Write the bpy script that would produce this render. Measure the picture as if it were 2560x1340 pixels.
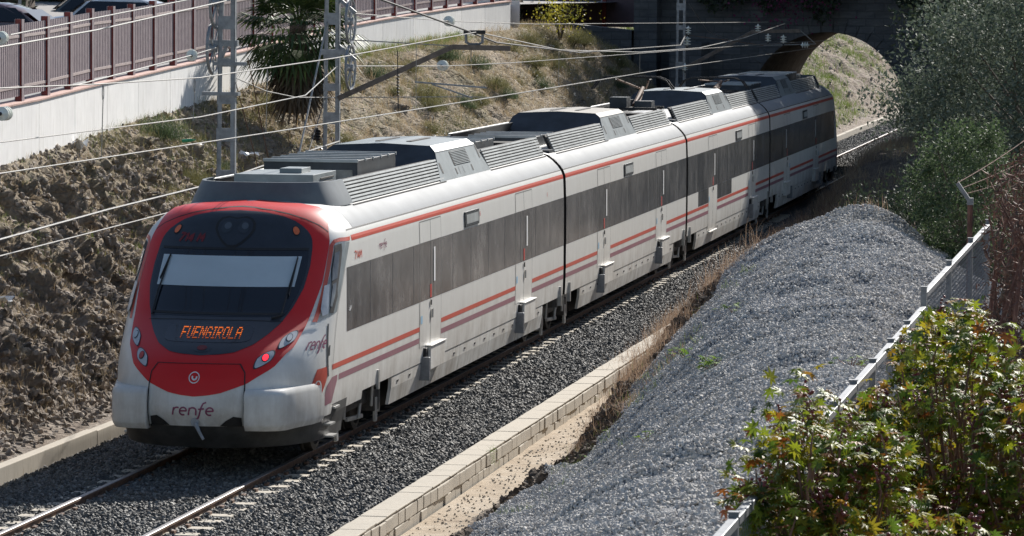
import bpy, bmesh, math, random
import numpy as np
from mathutils import Vector, Matrix
random.seed(7); RNG = np.random.default_rng(7)
S = bpy.context.scene
for o in list(bpy.data.objects): bpy.data.objects.remove(o)

# ------------------------------------------------------------------ camera
CAM = np.array([13.1857, -51.9182, 6.5562]); YAW, PIT, ROL, FPX = -0.1699, -0.0702, 0.0070, 10081.0
F_ = np.array([math.sin(YAW)*math.cos(PIT), math.cos(YAW)*math.cos(PIT), math.sin(PIT)])
R_ = np.array([math.cos(YAW), -math.sin(YAW), 0.0]); U_ = np.cross(R_, F_)
R2 = R_*math.cos(ROL)+U_*math.sin(ROL); U2 = -R_*math.sin(ROL)+U_*math.cos(ROL)
cd = bpy.data.cameras.new('camera'); cam = bpy.data.objects.new('camera', cd); S.collection.objects.link(cam)
cam.matrix_world = Matrix(((R2[0], U2[0], -F_[0], CAM[0]), (R2[1], U2[1], -F_[1], CAM[1]), (R2[2], U2[2], -F_[2], CAM[2]), (0, 0, 0, 1)))
cd.sensor_width = 22.2; cd.sensor_fit = 'HORIZONTAL'; cd.lens = FPX*22.2/2560
cd.clip_start = 0.5; cd.clip_end = 3000
cd.dof.use_dof = True; cd.dof.focus_distance = 60; cd.dof.aperture_fstop = 7.1
S.camera = cam
# ------------------------------------------------------------------ light
SUNV = Vector((0.39, 1.52, 1.0)).normalized()
w = bpy.data.worlds.new('World'); S.world = w; w.use_nodes = True
nt = w.node_tree; bg = nt.nodes['Background']; sky = nt.nodes.new('ShaderNodeTexSky'); sky.sky_type = 'NISHITA'
sky.sun_disc = False; sky.sun_elevation = math.asin(SUNV.z); sky.sun_rotation = math.atan2(SUNV.x, SUNV.y)
sky.air_density = 1.0; sky.dust_density = 0.8; sky.ozone_density = 1.0
nt.links.new(sky.outputs[0], bg.inputs[0]); bg.inputs[1].default_value = 0.074
sd = bpy.data.lights.new('sun', 'SUN'); sd.energy = 5.0; sd.angle = math.radians(0.5); sd.color = (1.0, 0.955, 0.89)
so = bpy.data.objects.new('sun', sd); S.collection.objects.link(so)
so.rotation_euler = SUNV.to_track_quat('Z', 'Y').to_euler(); so.location = (20, 30, 60)
S.view_settings.view_transform = 'Standard'; S.view_settings.look = 'None'; S.view_settings.exposure = 0.58; S.view_settings.gamma = 1.0
S.view_settings.use_curve_mapping = False
S.render.engine = 'CYCLES'

# ------------------------------------------------------------------ materials
def rgb(c): return (c[0], c[1], c[2], 1.0) if not isinstance(c, (int, float)) else (c, c, c, 1.0)
class NT:
    def __init__(s, name):
        s.m = bpy.data.materials.new(name); s.m.use_nodes = True; s.t = s.m.node_tree; s.b = s.t.nodes['Principled BSDF']
        s.co = s.t.nodes.new('ShaderNodeTexCoord').outputs['Object']; s.pos = s.t.nodes.new('ShaderNodeNewGeometry').outputs['Position']
    def n(s, k, **kw):
        x = s.t.nodes.new(k)
        for a, b in kw.items(): setattr(x, a, b)
        return x
    def l(s, a, b): s.t.links.new(a, b)
    def noise(s, scale, det=6, rough=.6, vec=None, scl3=None, w=0):
        x = s.n('ShaderNodeTexNoise'); x.inputs['Scale'].default_value = scale; x.inputs['Detail'].default_value = det; x.inputs['Roughness'].default_value = rough
        v = vec or s.pos
        mp = s.n('ShaderNodeMapping'); mp.inputs['Scale'].default_value = scl3 or (1, 1, 1); mp.inputs['Location'].default_value = (w, w*.7, w*.3)
        s.l(v, mp.inputs[0]); s.l(mp.outputs[0], x.inputs['Vector'])
        return x.outputs['Fac']
    def ramp(s, fac, stops):
        r = s.n('ShaderNodeValToRGB'); e = r.color_ramp.elements
        while len(e) > 1: e.remove(e[-1])
        e[0].position = stops[0][0]; e[0].color = rgb(stops[0][1])
        for p, c in stops[1:]:
            q = e.new(p); q.color = rgb(c)
        s.l(fac, r.inputs[0]); return r.outputs[0]
    def mix(s, fac, a, b, mode='MIX'):
        x = s.n('ShaderNodeMix', data_type='RGBA', blend_type=mode)
        for i, v in ((0, fac), (6, a), (7, b)):
            if hasattr(v, 'is_linked'): s.l(v, x.inputs[i])
            else: x.inputs[i].default_value = v if i == 0 else rgb(v)
        return x.outputs[2]
    def math(s, op, a, b=0.0, c=0.0):
        x = s.n('ShaderNodeMath', operation=op)
        for i, v in enumerate((a, b, c)):
            if hasattr(v, 'is_linked'): s.l(v, x.inputs[i])
            else: x.inputs[i].default_value = v
        return x.outputs[0]
    def sep(s, v=None):
        x = s.n('ShaderNodeSeparateXYZ'); s.l(v or s.pos, x.inputs[0]); return x.outputs
    def col(s, c):
        if hasattr(c, 'is_linked'): s.l(c, s.b.inputs['Base Color'])
        else: s.b.inputs['Base Color'].default_value = rgb(c)
    def rough(s, r):
        if hasattr(r, 'is_linked'): s.l(r, s.b.inputs['Roughness'])
        else: s.b.inputs['Roughness'].default_value = r
    def bump(s, h, dist=.01, st=.5):
        x = s.n('ShaderNodeBump'); x.inputs['Distance'].default_value = dist; x.inputs['Strength'].default_value = st
        s.l(h, x.inputs['Height']); s.l(x.outputs[0], s.b.inputs['Normal'])
    def set(s, **k):
        for a, b in k.items(): s.b.inputs[a.replace('_', ' ')].default_value = b
        return s

def mat_plain(name, c, rough=.5, metal=0., var=.12, scale=6., bump=0., spec=.5, coat=0.):
    a = NT(name); f = a.noise(scale, 5, .65)
    dark = tuple(v*(1-var*1.6) for v in c); lite = tuple(min(1, v*(1+var)) for v in c)
    a.col(a.ramp(f, [(.3, dark), (.7, lite)])); a.rough(rough); a.set(Metallic=metal)
    a.b.inputs['Specular IOR Level'].default_value = spec
    if coat: a.b.inputs['Coat Weight'].default_value = coat; a.b.inputs['Coat Roughness'].default_value = .12
    if bump: a.bump(a.noise(scale*5, 5, .6), .01, bump)
    return a.m
M = {}
# dirty painted train body: grime streaks, more towards the bottom
def mat_train(name, c, grime=(.30, .26, .21), amount=.35, rough=.40, coat=.08):
    a = NT(name); x, y, z = a.sep()
    n1 = a.noise(1.3, 6, .7); n2 = a.noise(5, 5, .7, scl3=(1, 1, .12))
    low = a.ramp(a.math('MULTIPLY_ADD', z, -.8, 1.35), [(0, 0), (.35, .25), (1, 1)])
    m = a.math('MULTIPLY', a.ramp(a.math('ADD', a.math('MULTIPLY', n1, .6), a.math('MULTIPLY', n2, .4)), [(.38, 0), (.68, 1)]), a.math('MULTIPLY_ADD', low, .9, .18))
    a.col(a.mix(a.math('MINIMUM', a.math('MULTIPLY', m, amount*2.0), .85), c, grime)); a.rough(a.math('MULTIPLY_ADD', n1, .2, rough-.08))
    a.b.inputs['Coat Weight'].default_value = coat; a.b.inputs['Coat Roughness'].default_value = .15
    a.b.inputs['Specular IOR Level'].default_value = .32
    return a.m
M['white'] = mat_train('dirty white train paint', (.72, .712, .675), amount=.50)
M['roofwhite'] = mat_train('weathered pale roof paint', (.285, .30, .315), grime=(.19, .175, .155), amount=.45, rough=.6, coat=0)
M['roofwhite'].node_tree.nodes['Principled BSDF'].inputs['Specular IOR Level'].default_value = .08
M['redside'] = mat_train('faded red train stripe', (.56, .085, .055), grime=(.35, .16, .12), amount=.25)
M['red'] = mat_train('glossy red train nose', (.62, .016, .016), grime=(.25, .07, .06), amount=.14, rough=.42, coat=.10)
M['purple'] = mat_train('muted purple train stripe', (.28, .11, .15), grime=(.35, .28, .26), amount=.3)
M['darkred'] = mat_plain('dim dark red lettering', (.16, .014, .016), .5)
M['maroon'] = mat_plain('maroon lettering', (.24, .05, .11), .45)
M['darkface'] = mat_plain('dark grey blue face panel', (.026, .032, .042), .36, coat=.1)
a = NT('film covered train window'); n = a.noise(.8, 7, .72, scl3=(1, .8, .8)); n2 = a.noise(2.4, 7, .75, scl3=(1, .9, .55), w=5)
a.col(a.ramp(a.math('ADD', a.math('MULTIPLY', n, .5), a.math('MULTIPLY', n2, .5)), [(.36, (.065, .069, .074)), (.48, (.125, .129, .133)), (.56, (.19, .19, .19)), (.66, (.31, .305, .295))])); a.rough(.14); M['winband'] = a.m  # mottled tones paint soft reflections into the film colour
a.b.inputs['Specular IOR Level'].default_value = .6
M['glass'] = mat_plain('dark windscreen glass', (.008, .011, .016), .07, coat=.4, var=.05)
M['blind'] = mat_plain('pale sun blind behind glass', (.50, .57, .60), .25, var=.05, scale=1.5, coat=.4)
M['seam'] = mat_plain('dark rubber seam', (.02, .02, .021), .7)
M['softseam'] = mat_plain('grey door seam', (.17, .17, .16), .7)
M['bellows'] = mat_plain('black gangway rubber', (.012, .010, .009), .8, bump=.3)
M['fairing'] = mat_plain('slate roof fairing with painted shade', (.115, .135, .15), .5, var=.18, scale=1.5)  # darker than the unit grey: shade of the front wall painted in
M['grey'] = mat_plain('blue grey roof unit paint', (.235, .265, .275), .42, var=.15, scale=2.5)
M['slat'] = mat_plain('pale grey slat paint', (.40, .42, .415), .45, var=.2, scale=2.0)
M['dkgrey'] = mat_plain('dark grey metal and painted end shade', (.035, .043, .052), .5, var=.3, scale=3)  # metal tone, darkened to paint shade on air conditioner ends as well
M['roofdirt'] = mat_plain('dusty beige roof cover', (.30, .28, .245), .7, var=.3, scale=4)
M['black'] = mat_plain('black underframe grime', (.018, .016, .014), .8, var=.4, scale=8)
M['valance'] = mat_plain('dark grey valance', (.060, .060, .058), .6, var=.35, scale=3)
M['bogie'] = mat_plain('oily dark bogie', (.05, .045, .04), .6, var=.5, scale=9)
M['silver'] = mat_plain('dull silver metal', (.42, .42, .41), .38, metal=.5, var=.15)
M['galv'] = mat_plain('galvanised steel', (.22, .23, .245), .5, metal=.35, var=.15, scale=12)
M['mast'] = mat_plain('grey galvanised mast', (.30, .315, .33), .55, metal=.2, var=.2, scale=8)
M['strut'] = mat_plain('brown weathered strut steel', (.16, .13, .11), .6, metal=.3, var=.25, scale=8)
M['cable'] = mat_plain('bright stranded wire', (.34, .33, .31), .45, metal=.3, var=.2, scale=20)
M['darkcable'] = mat_plain('black covered cable', (.03, .03, .03), .6)
M['insul'] = mat_plain('pale glass insulator', (.78, .80, .74), .15, var=.1, coat=.5)
M['lens'] = mat_plain('lamp lens glass', (.07, .085, .10), .10, coat=.6)
M['dimlens'] = mat_plain('dim reflector', (.038, .046, .058), .3)
M['dimspot'] = mat_plain('dim lamp spot', (.085, .10, .12), .3)
M['barwhite'] = mat_plain('white grab bar with painted gleam', (.93, .93, .91), .4, var=.02)  # near-white tone paints the gleam of a reflective bar
M['lampgrey'] = mat_plain('pale lamp housing', (.50, .53, .56), .3)
M['orange'] = mat_plain('orange marker lens', (.75, .16, .05), .25, coat=.3)
M['bluesticker'] = mat_plain('pale blue sticker', (.30, .50, .66), .5)
M['buttonred'] = mat_plain('faint red door mark', (.50, .06, .05), .5)
M['railtop'] = mat_plain('polished rail head', (.26, .25, .25), .55, metal=.6, var=.1)
M['rust'] = mat_plain('rusty rail side', (.17, .095, .06), .75, var=.4, scale=10)
M['sleeper'] = mat_plain('pale concrete sleeper', (.50, .45, .37), .85, var=.2, scale=12, bump=.4)
M['terracotta'] = mat_plain('red brown coping', (.52, .34, .29), .8, var=.2)
M['fencered'] = mat_plain('dark red fence post', (.26, .040, .032), .55, var=.2)
M['fencemauve'] = mat_plain('mauve grey fence sheet', (.36, .30, .31), .55, var=.12)
M['bar'] = mat_plain('pale pinkish fence bar', (.50, .42, .40), .5, var=.1)
M['lettersilver'] = mat_plain('white lettering', (.75, .75, .74), .4)
M['tailpaint'] = mat_plain('dark tail paint', (.05, .05, .055), .4)
def emit(name, c, st):
    a = NT(name); a.col(tuple(v*.3 for v in c)); a.b.inputs['Emission Color'].default_value = rgb(c); a.b.inputs['Emission Strength'].default_value = st; return a.m
M['led'] = emit('lit orange display dot', (1, .20, .02), .6)
M['leddim'] = emit('dim orange display dot', (1, .18, .02), .22)
M['taillit'] = emit('lit red tail lamp', (1, .03, .05), 1.3)
def mat_concrete(name, c, stain=(.30, .27, .22), sc=1.):
    a = NT(name); n1 = a.noise(1.2*sc, 7, .65); n2 = a.noise(7*sc, 6, .7, scl3=(1, 1, .15)); n3 = a.noise(40, 4, .6)
    base = a.ramp(n1, [(.3, tuple(v*.86 for v in c)), (.7, tuple(min(1, v*1.06) for v in c))])
    a.col(a.mix(a.ramp(a.math('ADD', a.math('MULTIPLY', n2, .7), a.math('MULTIPLY', n1, .3)), [(.5, 0), (.78, .75)]), base, stain))
    a.rough(.85); a.bump(n3, .004, .5); return a.m
M['whitewall'] = mat_concrete('whitish retaining wall concrete', (.88, .87, .85), stain=(.46, .44, .39))
M['kerb'] = mat_concrete('beige kerb concrete', (.46, .41, .335), stain=(.25, .21, .15), sc=2)
M['block'] = mat_concrete('cream block', (.45, .405, .33), stain=(.22, .17, .115), sc=2.5)
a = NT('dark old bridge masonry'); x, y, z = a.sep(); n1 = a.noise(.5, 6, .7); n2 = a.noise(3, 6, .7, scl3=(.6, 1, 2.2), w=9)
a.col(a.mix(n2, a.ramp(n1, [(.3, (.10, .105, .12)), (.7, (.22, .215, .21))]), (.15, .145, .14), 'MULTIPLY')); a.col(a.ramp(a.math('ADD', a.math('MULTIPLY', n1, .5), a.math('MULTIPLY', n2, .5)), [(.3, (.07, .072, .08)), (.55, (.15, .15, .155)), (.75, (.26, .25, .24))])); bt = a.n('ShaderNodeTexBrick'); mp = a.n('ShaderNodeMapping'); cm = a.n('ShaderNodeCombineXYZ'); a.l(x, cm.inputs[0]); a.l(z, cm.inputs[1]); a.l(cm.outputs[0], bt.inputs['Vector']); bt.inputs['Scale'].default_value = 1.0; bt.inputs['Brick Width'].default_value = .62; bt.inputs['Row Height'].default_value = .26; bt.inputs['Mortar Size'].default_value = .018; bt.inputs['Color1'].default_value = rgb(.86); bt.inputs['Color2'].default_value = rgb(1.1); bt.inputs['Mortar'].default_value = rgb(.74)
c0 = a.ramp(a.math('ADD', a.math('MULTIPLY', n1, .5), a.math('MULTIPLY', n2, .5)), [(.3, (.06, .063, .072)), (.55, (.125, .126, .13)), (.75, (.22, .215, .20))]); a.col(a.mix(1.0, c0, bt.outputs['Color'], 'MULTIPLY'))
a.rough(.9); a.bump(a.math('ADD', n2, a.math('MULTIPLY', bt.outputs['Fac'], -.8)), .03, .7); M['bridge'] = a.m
M['asphalt'] = mat_plain('asphalt', (.06, .06, .062), .9, var=.15, scale=3)

def mat_stone(name, cols, rough=.75, dust=.35, dustc=(.16, .13, .10)):
    a = NT(name); oi = a.n('ShaderNodeObjectInfo').outputs['Random']; gi = a.n('ShaderNodeNewGeometry').outputs['Random Per Island']
    r = a.math('FRACT', a.math('ADD', oi, gi)); st = [(i/(len(cols)-1), c) for i, c in enumerate(cols)]
    n = a.noise(18, 4, .6); big = a.noise(.7, 5, .65, w=3); c = a.mix(a.math('MULTIPLY', n, .5), a.ramp(r, st), tuple(v*.5 for v in cols[0])); a.col(a.mix(a.ramp(big, [(.48, 0), (.75, dust)]), c, dustc)); a.rough(rough); return a.m
M['ballast'] = mat_stone('dark ballast stone', [(.034, .036, .037), (.075, .078, .075), (.15, .147, .135), (.06, .062, .061), (.29, .285, .26), (.075, .066, .058), (.105, .104, .097), (.30, .295, .275)], .7)
M['gravel'] = mat_stone('blue grey gravel stone', [(.36, .35, .345), (.52, .505, .49), (.66, .64, .61), (.43, .42, .41), (.80, .78, .74), (.57, .55, .515), (.47, .46, .45)], .85, .6, (.46, .42, .36))
a = NT('gravel ground beneath the stones'); a.col(a.ramp(a.noise(30, 5, .7), [(.3, (.17, .175, .19)), (.7, (.33, .335, .34))])); a.rough(.9); a.bump(a.noise(26, 5, .7), .05, 1); M['gravelbase'] = a.m
a = NT('ballast ground beneath the stones'); a.col(a.ramp(a.noise(30, 5, .7), [(.3, (.04, .042, .045)), (.7, (.12, .12, .115))])); a.rough(.9); a.bump(a.noise(24, 5, .7), .05, 1); M['ballastbase'] = a.m
a = NT('pale sandy soil'); n1 = a.noise(1.6, 7, .7); a.col(a.ramp(n1, [(.3, (.22, .16, .105)), (.45, (.38, .30, .21)), (.7, (.50, .425, .33))])); a.rough(.95); a.bump(a.noise(9, 7, .7), .04, .8); M['sand'] = a.m
# rocky left bank: brown grey rock, straw litter, a little green
def mat_bank(name, green=.28, dry=.5):
    a = NT(name); x, y, z = a.sep()
    n1 = a.noise(.35, 6, .65); n2 = a.noise(2.3, 8, .75, scl3=(1, .6, 1.6), w=3); n3 = a.noise(14, 6, .7, w=7); n4 = a.noise(.9, 5, .6, w=14)
    rock = a.ramp(n2, [(.28, (.08, .058, .042)), (.40, (.175, .13, .095)), (.52, (.27, .215, .165)), (.64, (.38, .325, .27)), (.78, (.52, .475, .43))])
    straw = a.ramp(n3, [(.3, (.13, .095, .055)), (.5, (.33, .26, .165)), (.72, (.56, .48, .33))])
    hi = a.math('MULTIPLY_ADD', z, .16, -.20)
    c = a.mix(a.ramp(a.math('ADD', n1, hi), [(.48, 0), (.70, dry)]), rock, straw)
    gr = a.ramp(n3, [(.3, (.07, .085, .025)), (.7, (.20, .22, .08))])
    c = a.mix(a.ramp(a.math('ADD', n4, a.math('MULTIPLY', hi, .25)), [(.55, 0), (.70, green)]), c, gr)
    c = a.mix(a.ramp(n1, [(.55, 0), (.75, .5)]), c, (.30, .29, .285))
    vo = a.n('ShaderNodeTexVoronoi', feature='DISTANCE_TO_EDGE'); mp = a.n('ShaderNodeMapping'); mp.inputs['Scale'].default_value = (2.4, 1.5, 4.0); mp.inputs['Rotation'].default_value = (.5, .2, .3); a.l(a.pos, mp.inputs[0]); a.l(mp.outputs[0], vo.inputs['Vector']); vo.inputs['Scale'].default_value = 1.3
    cr = a.ramp(vo.outputs['Distance'], [(0, 0), (.14, 1)])
    a.col(c); a.rough(.95); a.bump(a.math('ADD', a.math('MULTIPLY', cr, .35), a.math('ADD', n2, a.math('MULTIPLY', n3, .45))), .13, 1.0); return a.m
M['bank'] = mat_bank('rocky soil with straw')
M['farbank'] = mat_bank('stony slope with green patches', green=.75, dry=.0)
a = NT('dark earth'); a.col(a.ramp(a.noise(2.5, 7, .7), [(.3, (.05, .036, .026)), (.5, (.11, .080, .056)), (.7, (.20, .155, .11))])); a.rough(.95); a.bump(a.noise(8, 7, .7), .05, .9); M['earth'] = a.m

def mat_leaf(name, cols, rough=.5, trans=.25, island=True):
    a = NT(name); gi = a.n('ShaderNodeNewGeometry').outputs['Random Per Island']; oi = a.n('ShaderNodeObjectInfo').outputs['Random']
    r = a.math('FRACT', a.math('ADD', gi, oi)); st = [(i/(len(cols)-1), c) for i, c in enumerate(cols)]
    c = a.ramp(r, st); a.col(c); a.rough(rough); a.b.inputs['Specular IOR Level'].default_value = .5
    if trans:
        tr = a.n('ShaderNodeBsdfTranslucent'); a.l(a.mix(.5, c, (.35, .42, .03), 'MIX') if False else c, tr.inputs[0])
        ms = a.n('ShaderNodeMixShader'); ms.inputs[0].default_value = trans; a.l(a.b.outputs[0], ms.inputs[1]); a.l(tr.outputs[0], ms.inputs[2])
        out = [n for n in a.t.nodes if n.type == 'OUTPUT_MATERIAL'][0]; a.l(ms.outputs[0], out.inputs[0])
    return a.m
M['castor'] = mat_leaf('yellow green castor leaf', [(.055, .11, .018), (.13, .20, .018), (.29, .33, .02), (.08, .14, .02), (.20, .26, .02), (.40, .32, .02), (.045, .085, .015), (.30, .19, .02)], .5, .38)
M['castorred'] = mat_leaf('reddish castor leaf', [(.24, .07, .02), (.34, .13, .02), (.20, .055, .03), (.42, .24, .03)], .55, .3)
M['seed'] = mat_leaf('dark red seed capsule', [(.16, .03, .04), (.24, .05, .05), (.11, .03, .03)], .4, 0)
M['castorstem'] = mat_plain('reddish castor stem', (.24, .13, .10), .6, var=.3, scale=5)
M['olive'] = mat_leaf('grey green narrow leaf', [(.075, .10, .065), (.11, .14, .095), (.17, .20, .15), (.055, .08, .05), (.24, .27, .22)], .72, .25)
M['darkleaf'] = mat_leaf('dark evergreen leaf', [(.03, .045, .026), (.045, .065, .034), (.065, .085, .045), (.03, .045, .025)], .75, .15)
M['bushleaf'] = mat_leaf('fresh green small leaf', [(.05, .085, .032), (.08, .125, .05), (.12, .165, .075), (.04, .065, .03), (.16, .20, .12)], .65, .3)
M['bougain'] = mat_leaf('dull magenta bract', [(.14, .02, .07), (.20, .03, .10), (.08, .02, .04)], .6, .2)
M['palmleaf'] = mat_leaf('palm fan green', [(.035, .065, .02), (.06, .10, .03), (.10, .14, .04), (.03, .05, .018)], .6, .2)
M['palmdead'] = mat_leaf('dead palm frond brown', [(.07, .055, .04), (.13, .10, .07), (.20, .16, .11)], .8, .1)
M['drygrass'] = mat_leaf('dry straw grass', [(.42, .32, .18), (.54, .43, .27), (.34, .23, .12), (.60, .51, .35), (.30, .22, .12)], .8, .3)
M['weedbrown'] = mat_leaf('tall rusty dry weed', [(.32, .21, .14), (.46, .33, .23), (.24, .15, .10), (.56, .44, .32)], .8, .3)
M['greengrass'] = mat_leaf('green grass blade', [(.12, .19, .03), (.18, .26, .04), (.24, .30, .07), (.09, .14, .03)], .6, .3)
M['olivegrass'] = mat_leaf('olive dry herb', [(.17, .17, .06), (.24, .22, .09), (.12, .13, .05), (.30, .27, .13)], .7, .3)
M['flower'] = mat_leaf('white flower head', [(.70, .68, .60), (.8, .78, .72)], .7, .2)
M['bark'] = mat_plain('grey brown bark', (.14, .11, .085), .9, var=.35, scale=6, bump=.6)
M['redbark'] = mat_plain('reddish dry vine bark', (.17, .085, .065), .9, var=.4, scale=5, bump=.5)
M['darkclod'] = mat_plain('dark brown earth clod', (.13, .095, .068), .95, var=.5, scale=7, bump=.8)
M['rock'] = mat_plain('brown rock', (.31, .26, .21), .9, var=.5, scale=7, bump=.8)

# ------------------------------------------------------------------ mesh helpers
class MB:
    def __init__(s): s.v = []; s.f = []; s.m = []
    def add(s, vs, fs, m=0):
        k = len(s.v); s.v += [tuple(map(float, p)) for p in vs]; s.f += [tuple(i+k for i in f) for f in fs]; s.m += [m]*len(fs)
    def box(s, x0, x1, y0, y1, z0, z1, m=0):
        s.add([(x0, y0, z0), (x1, y0, z0), (x1, y1, z0), (x0, y1, z0), (x0, y0, z1), (x1, y0, z1), (x1, y1, z1), (x0, y1, z1)],
              [(0, 3, 2, 1), (4, 5, 6, 7), (0, 1, 5, 4), (1, 2, 6, 5), (2, 3, 7, 6), (3, 0, 4, 7)], m)
    def obox(s, c, ax, ay, az, m=0):
        c, ax, ay, az = map(np.array, (c, ax, ay, az)); vs = []
        for k in (-1, 1):
            for i, j in ((-1, -1), (1, -1), (1, 1), (-1, 1)): vs.append(c+ax*i+ay*j+az*k)
        s.add(vs, [(0, 3, 2, 1), (4, 5, 6, 7), (0, 1, 5, 4), (1, 2, 6, 5), (2, 3, 7, 6), (3, 0, 4, 7)], m)
    def bar(s, p, q, w, h=None, m=0, up=(0, 0, 1)):
        p = np.array(p, float); q = np.array(q, float); h = h or w; d = q-p; L = np.linalg.norm(d); d = d/L; u = np.array(up, float)
        if abs(d@u) > .95: u = np.array((0., 1., 0.))
        a = np.cross(d, u); a /= np.linalg.norm(a); b = np.cross(a, d); s.obox((p+q)/2, a*w/2, d*L/2, b*h/2, m)
    def tube(s, pts, r, n=6, m=0, caps=True):
        pts = [np.array(p, float) for p in pts]; rs = r if isinstance(r, (list, tuple, np.ndarray)) else [r]*len(pts); k0 = len(s.v); prev = None
        for i, p in enumerate(pts):
            d = (pts[min(i+1, len(pts)-1)]-pts[max(i-1, 0)]); d = d/(np.linalg.norm(d)+1e-9)
            if prev is None:
                u = np.array((0, 0, 1.)) if abs(d[2]) < .9 else np.array((0, 1., 0)); a = np.cross(d, u)
            else: a = prev-d*(prev@d)
            a /= np.linalg.norm(a)+1e-9; b = np.cross(d, a); prev = a
            for j in range(n):
                t = 2*math.pi*j/n; s.v.append(tuple(p+(a*math.cos(t)+b*math.sin(t))*rs[i]))
        for i in range(len(pts)-1):
            for j in range(n):
                s.f.append((k0+i*n+j, k0+i*n+(j+1) % n, k0+(i+1)*n+(j+1) % n, k0+(i+1)*n+j)); s.m.append(m)
        if caps:
            s.f.append(tuple(k0+j for j in range(n))[::-1]); s.m.append(m)
            s.f.append(tuple(k0+(len(pts)-1)*n+j for j in range(n))); s.m.append(m)
    def lathe(s, c, axis, prof, n=20, m=0):
        c = np.array(c, float); d = np.array(axis, float); d /= np.linalg.norm(d); u = np.array((0, 0, 1.)) if abs(d[2]) < .9 else np.array((0, 1., 0))
        a = np.cross(d, u); a /= np.linalg.norm(a); b = np.cross(d, a); k0 = len(s.v)
        for (r, h) in prof:
            for j in range(n):
                t = 2*math.pi*j/n; s.v.append(tuple(c+d*h+(a*math.cos(t)+b*math.sin(t))*max(r, 1e-4)))
        for i in range(len(prof)-1):
            for j in range(n):
                s.f.append((k0+i*n+j, k0+i*n+(j+1) % n, k0+(i+1)*n+(j+1) % n, k0+(i+1)*n+j)); s.m.append(m)
    def grid(s, P, m=0, flip=False, closed=False):
        P = np.asarray(P); a, b = P.shape[:2]; k = len(s.v); s.v += [tuple(p) for p in P.reshape(-1, 3).tolist()]
        for i in range(a-1):
            for j in range(b-1 if not closed else b):
                j2 = (j+1) % b; q = (k+i*b+j, k+i*b+j2, k+(i+1)*b+j2, k+(i+1)*b+j)
                s.f.append(q[::-1] if flip else q); s.m.append(m)
    def xf(s, fn): s.v = [tuple(fn(np.array(p))) for p in s.v]; return s
TOT = [0]
def link(name, data, parent=None, label=None, cat=None, group=None, kind=None, loc=None):
    o = bpy.data.objects.new(name, data); S.collection.objects.link(o)
    if parent: o.parent = parent
    if loc is not None: o.location = loc
    for k, v in (('label', label), ('category', cat), ('group', group), ('kind', kind)):
        if v: o[k] = v
    return o
FLIP = [False]; TRAINLEN = 80.3
def build(mb, name, mats, parent=None, smooth=False, bevel=0, sharp=35, **kw):
    v = mb.v; f = mb.f
    if FLIP[0]: v = [(p[0], TRAINLEN-p[1], p[2]) for p in v]; f = [q[::-1] for q in f]
    me = bpy.data.meshes.new(name); me.from_pydata(v, [], f)
    if not isinstance(mats, (list, tuple)): mats = [mats]
    for m in mats: me.materials.append(M[m] if isinstance(m, str) else m)
    if len(mats) > 1: me.polygons.foreach_set('material_index', mb.m)
    if smooth:
        me.polygons.foreach_set('use_smooth', [True]*len(f)); me.set_sharp_from_angle(angle=math.radians(sharp))
    me.update()
    o = link(name, me, parent, **kw)
    if bevel:
        b = o.modifiers.new('bevel', 'BEVEL'); b.width = bevel; b.segments = 2; b.limit_method = 'ANGLE'; b.angle_limit = math.radians(40)
    return o
def nmesh(name, V, Fc, mat, smooth=False):   # numpy mesh with equal sized faces
    me = bpy.data.meshes.new(name); V = np.asarray(V, np.float32); Fc = np.asarray(Fc, np.int32); n, k = Fc.shape
    me.vertices.add(len(V)); me.vertices.foreach_set('co', V.ravel()); me.loops.add(n*k); me.loops.foreach_set('vertex_index', Fc.ravel())
    me.polygons.add(n); me.polygons.foreach_set('loop_start', np.arange(0, n*k, k, dtype=np.int32)); me.polygons.foreach_set('loop_total', np.full(n, k, np.int32))
    if smooth: me.polygons.foreach_set('use_smooth', np.ones(n, bool))
    for m in (mat if isinstance(mat, (list, tuple)) else [mat]): me.materials.append(M[m] if isinstance(m, str) else m)
    me.update(calc_edges=True); me.validate(); return me
def rotmats(n, rng, tilt=None):
    """random rotations; tilt limits leaning away from +Z"""
    if tilt is None:
        q = rng.normal(size=(n, 4)); q /= np.linalg.norm(q, axis=1)[:, None]; w_, x, y, z = q.T
        return np.stack([1-2*(y*y+z*z), 2*(x*y-z*w_), 2*(x*z+y*w_), 2*(x*y+z*w_), 1-2*(x*x+z*z), 2*(y*z-x*w_), 2*(x*z-y*w_), 2*(y*z+x*w_), 1-2*(x*x+y*y)], 1).reshape(n, 3, 3)
    az = rng.uniform(0, 2*np.pi, n); t = rng.normal(0, tilt, n); sp = rng.uniform(0, 2*np.pi, n)
    def rz(a): c, s = np.cos(a), np.sin(a); o = np.zeros_like(a); e = np.ones_like(a); return np.stack([c, -s, o, s, c, o, o, o, e], 1).reshape(-1, 3, 3)
    c, s = np.cos(t), np.sin(t); o = np.zeros_like(t); e = np.ones_like(t); rx = np.stack([e, o, o, o, c, -s, o, s, c], 1).reshape(-1, 3, 3)
    return rz(az) @ rx @ rz(sp)
def batch(TV, TF, P, Rm, sc):
    TV = np.asarray(TV, float); TF = np.asarray(TF, int); P = np.asarray(P, float); n = len(P); sc = np.asarray(sc, float)
    if sc.ndim == 1: sc = np.repeat(sc[:, None], 3, 1)
    V = np.einsum('nij,nkj->nki', Rm, TV[None]*sc[:, None, :])+P[:, None, :]
    Fc = (TF[None]+(np.arange(n)*len(TV))[:, None, None]).reshape(-1, TF.shape[1]); return V.reshape(-1, 3), Fc
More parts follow.
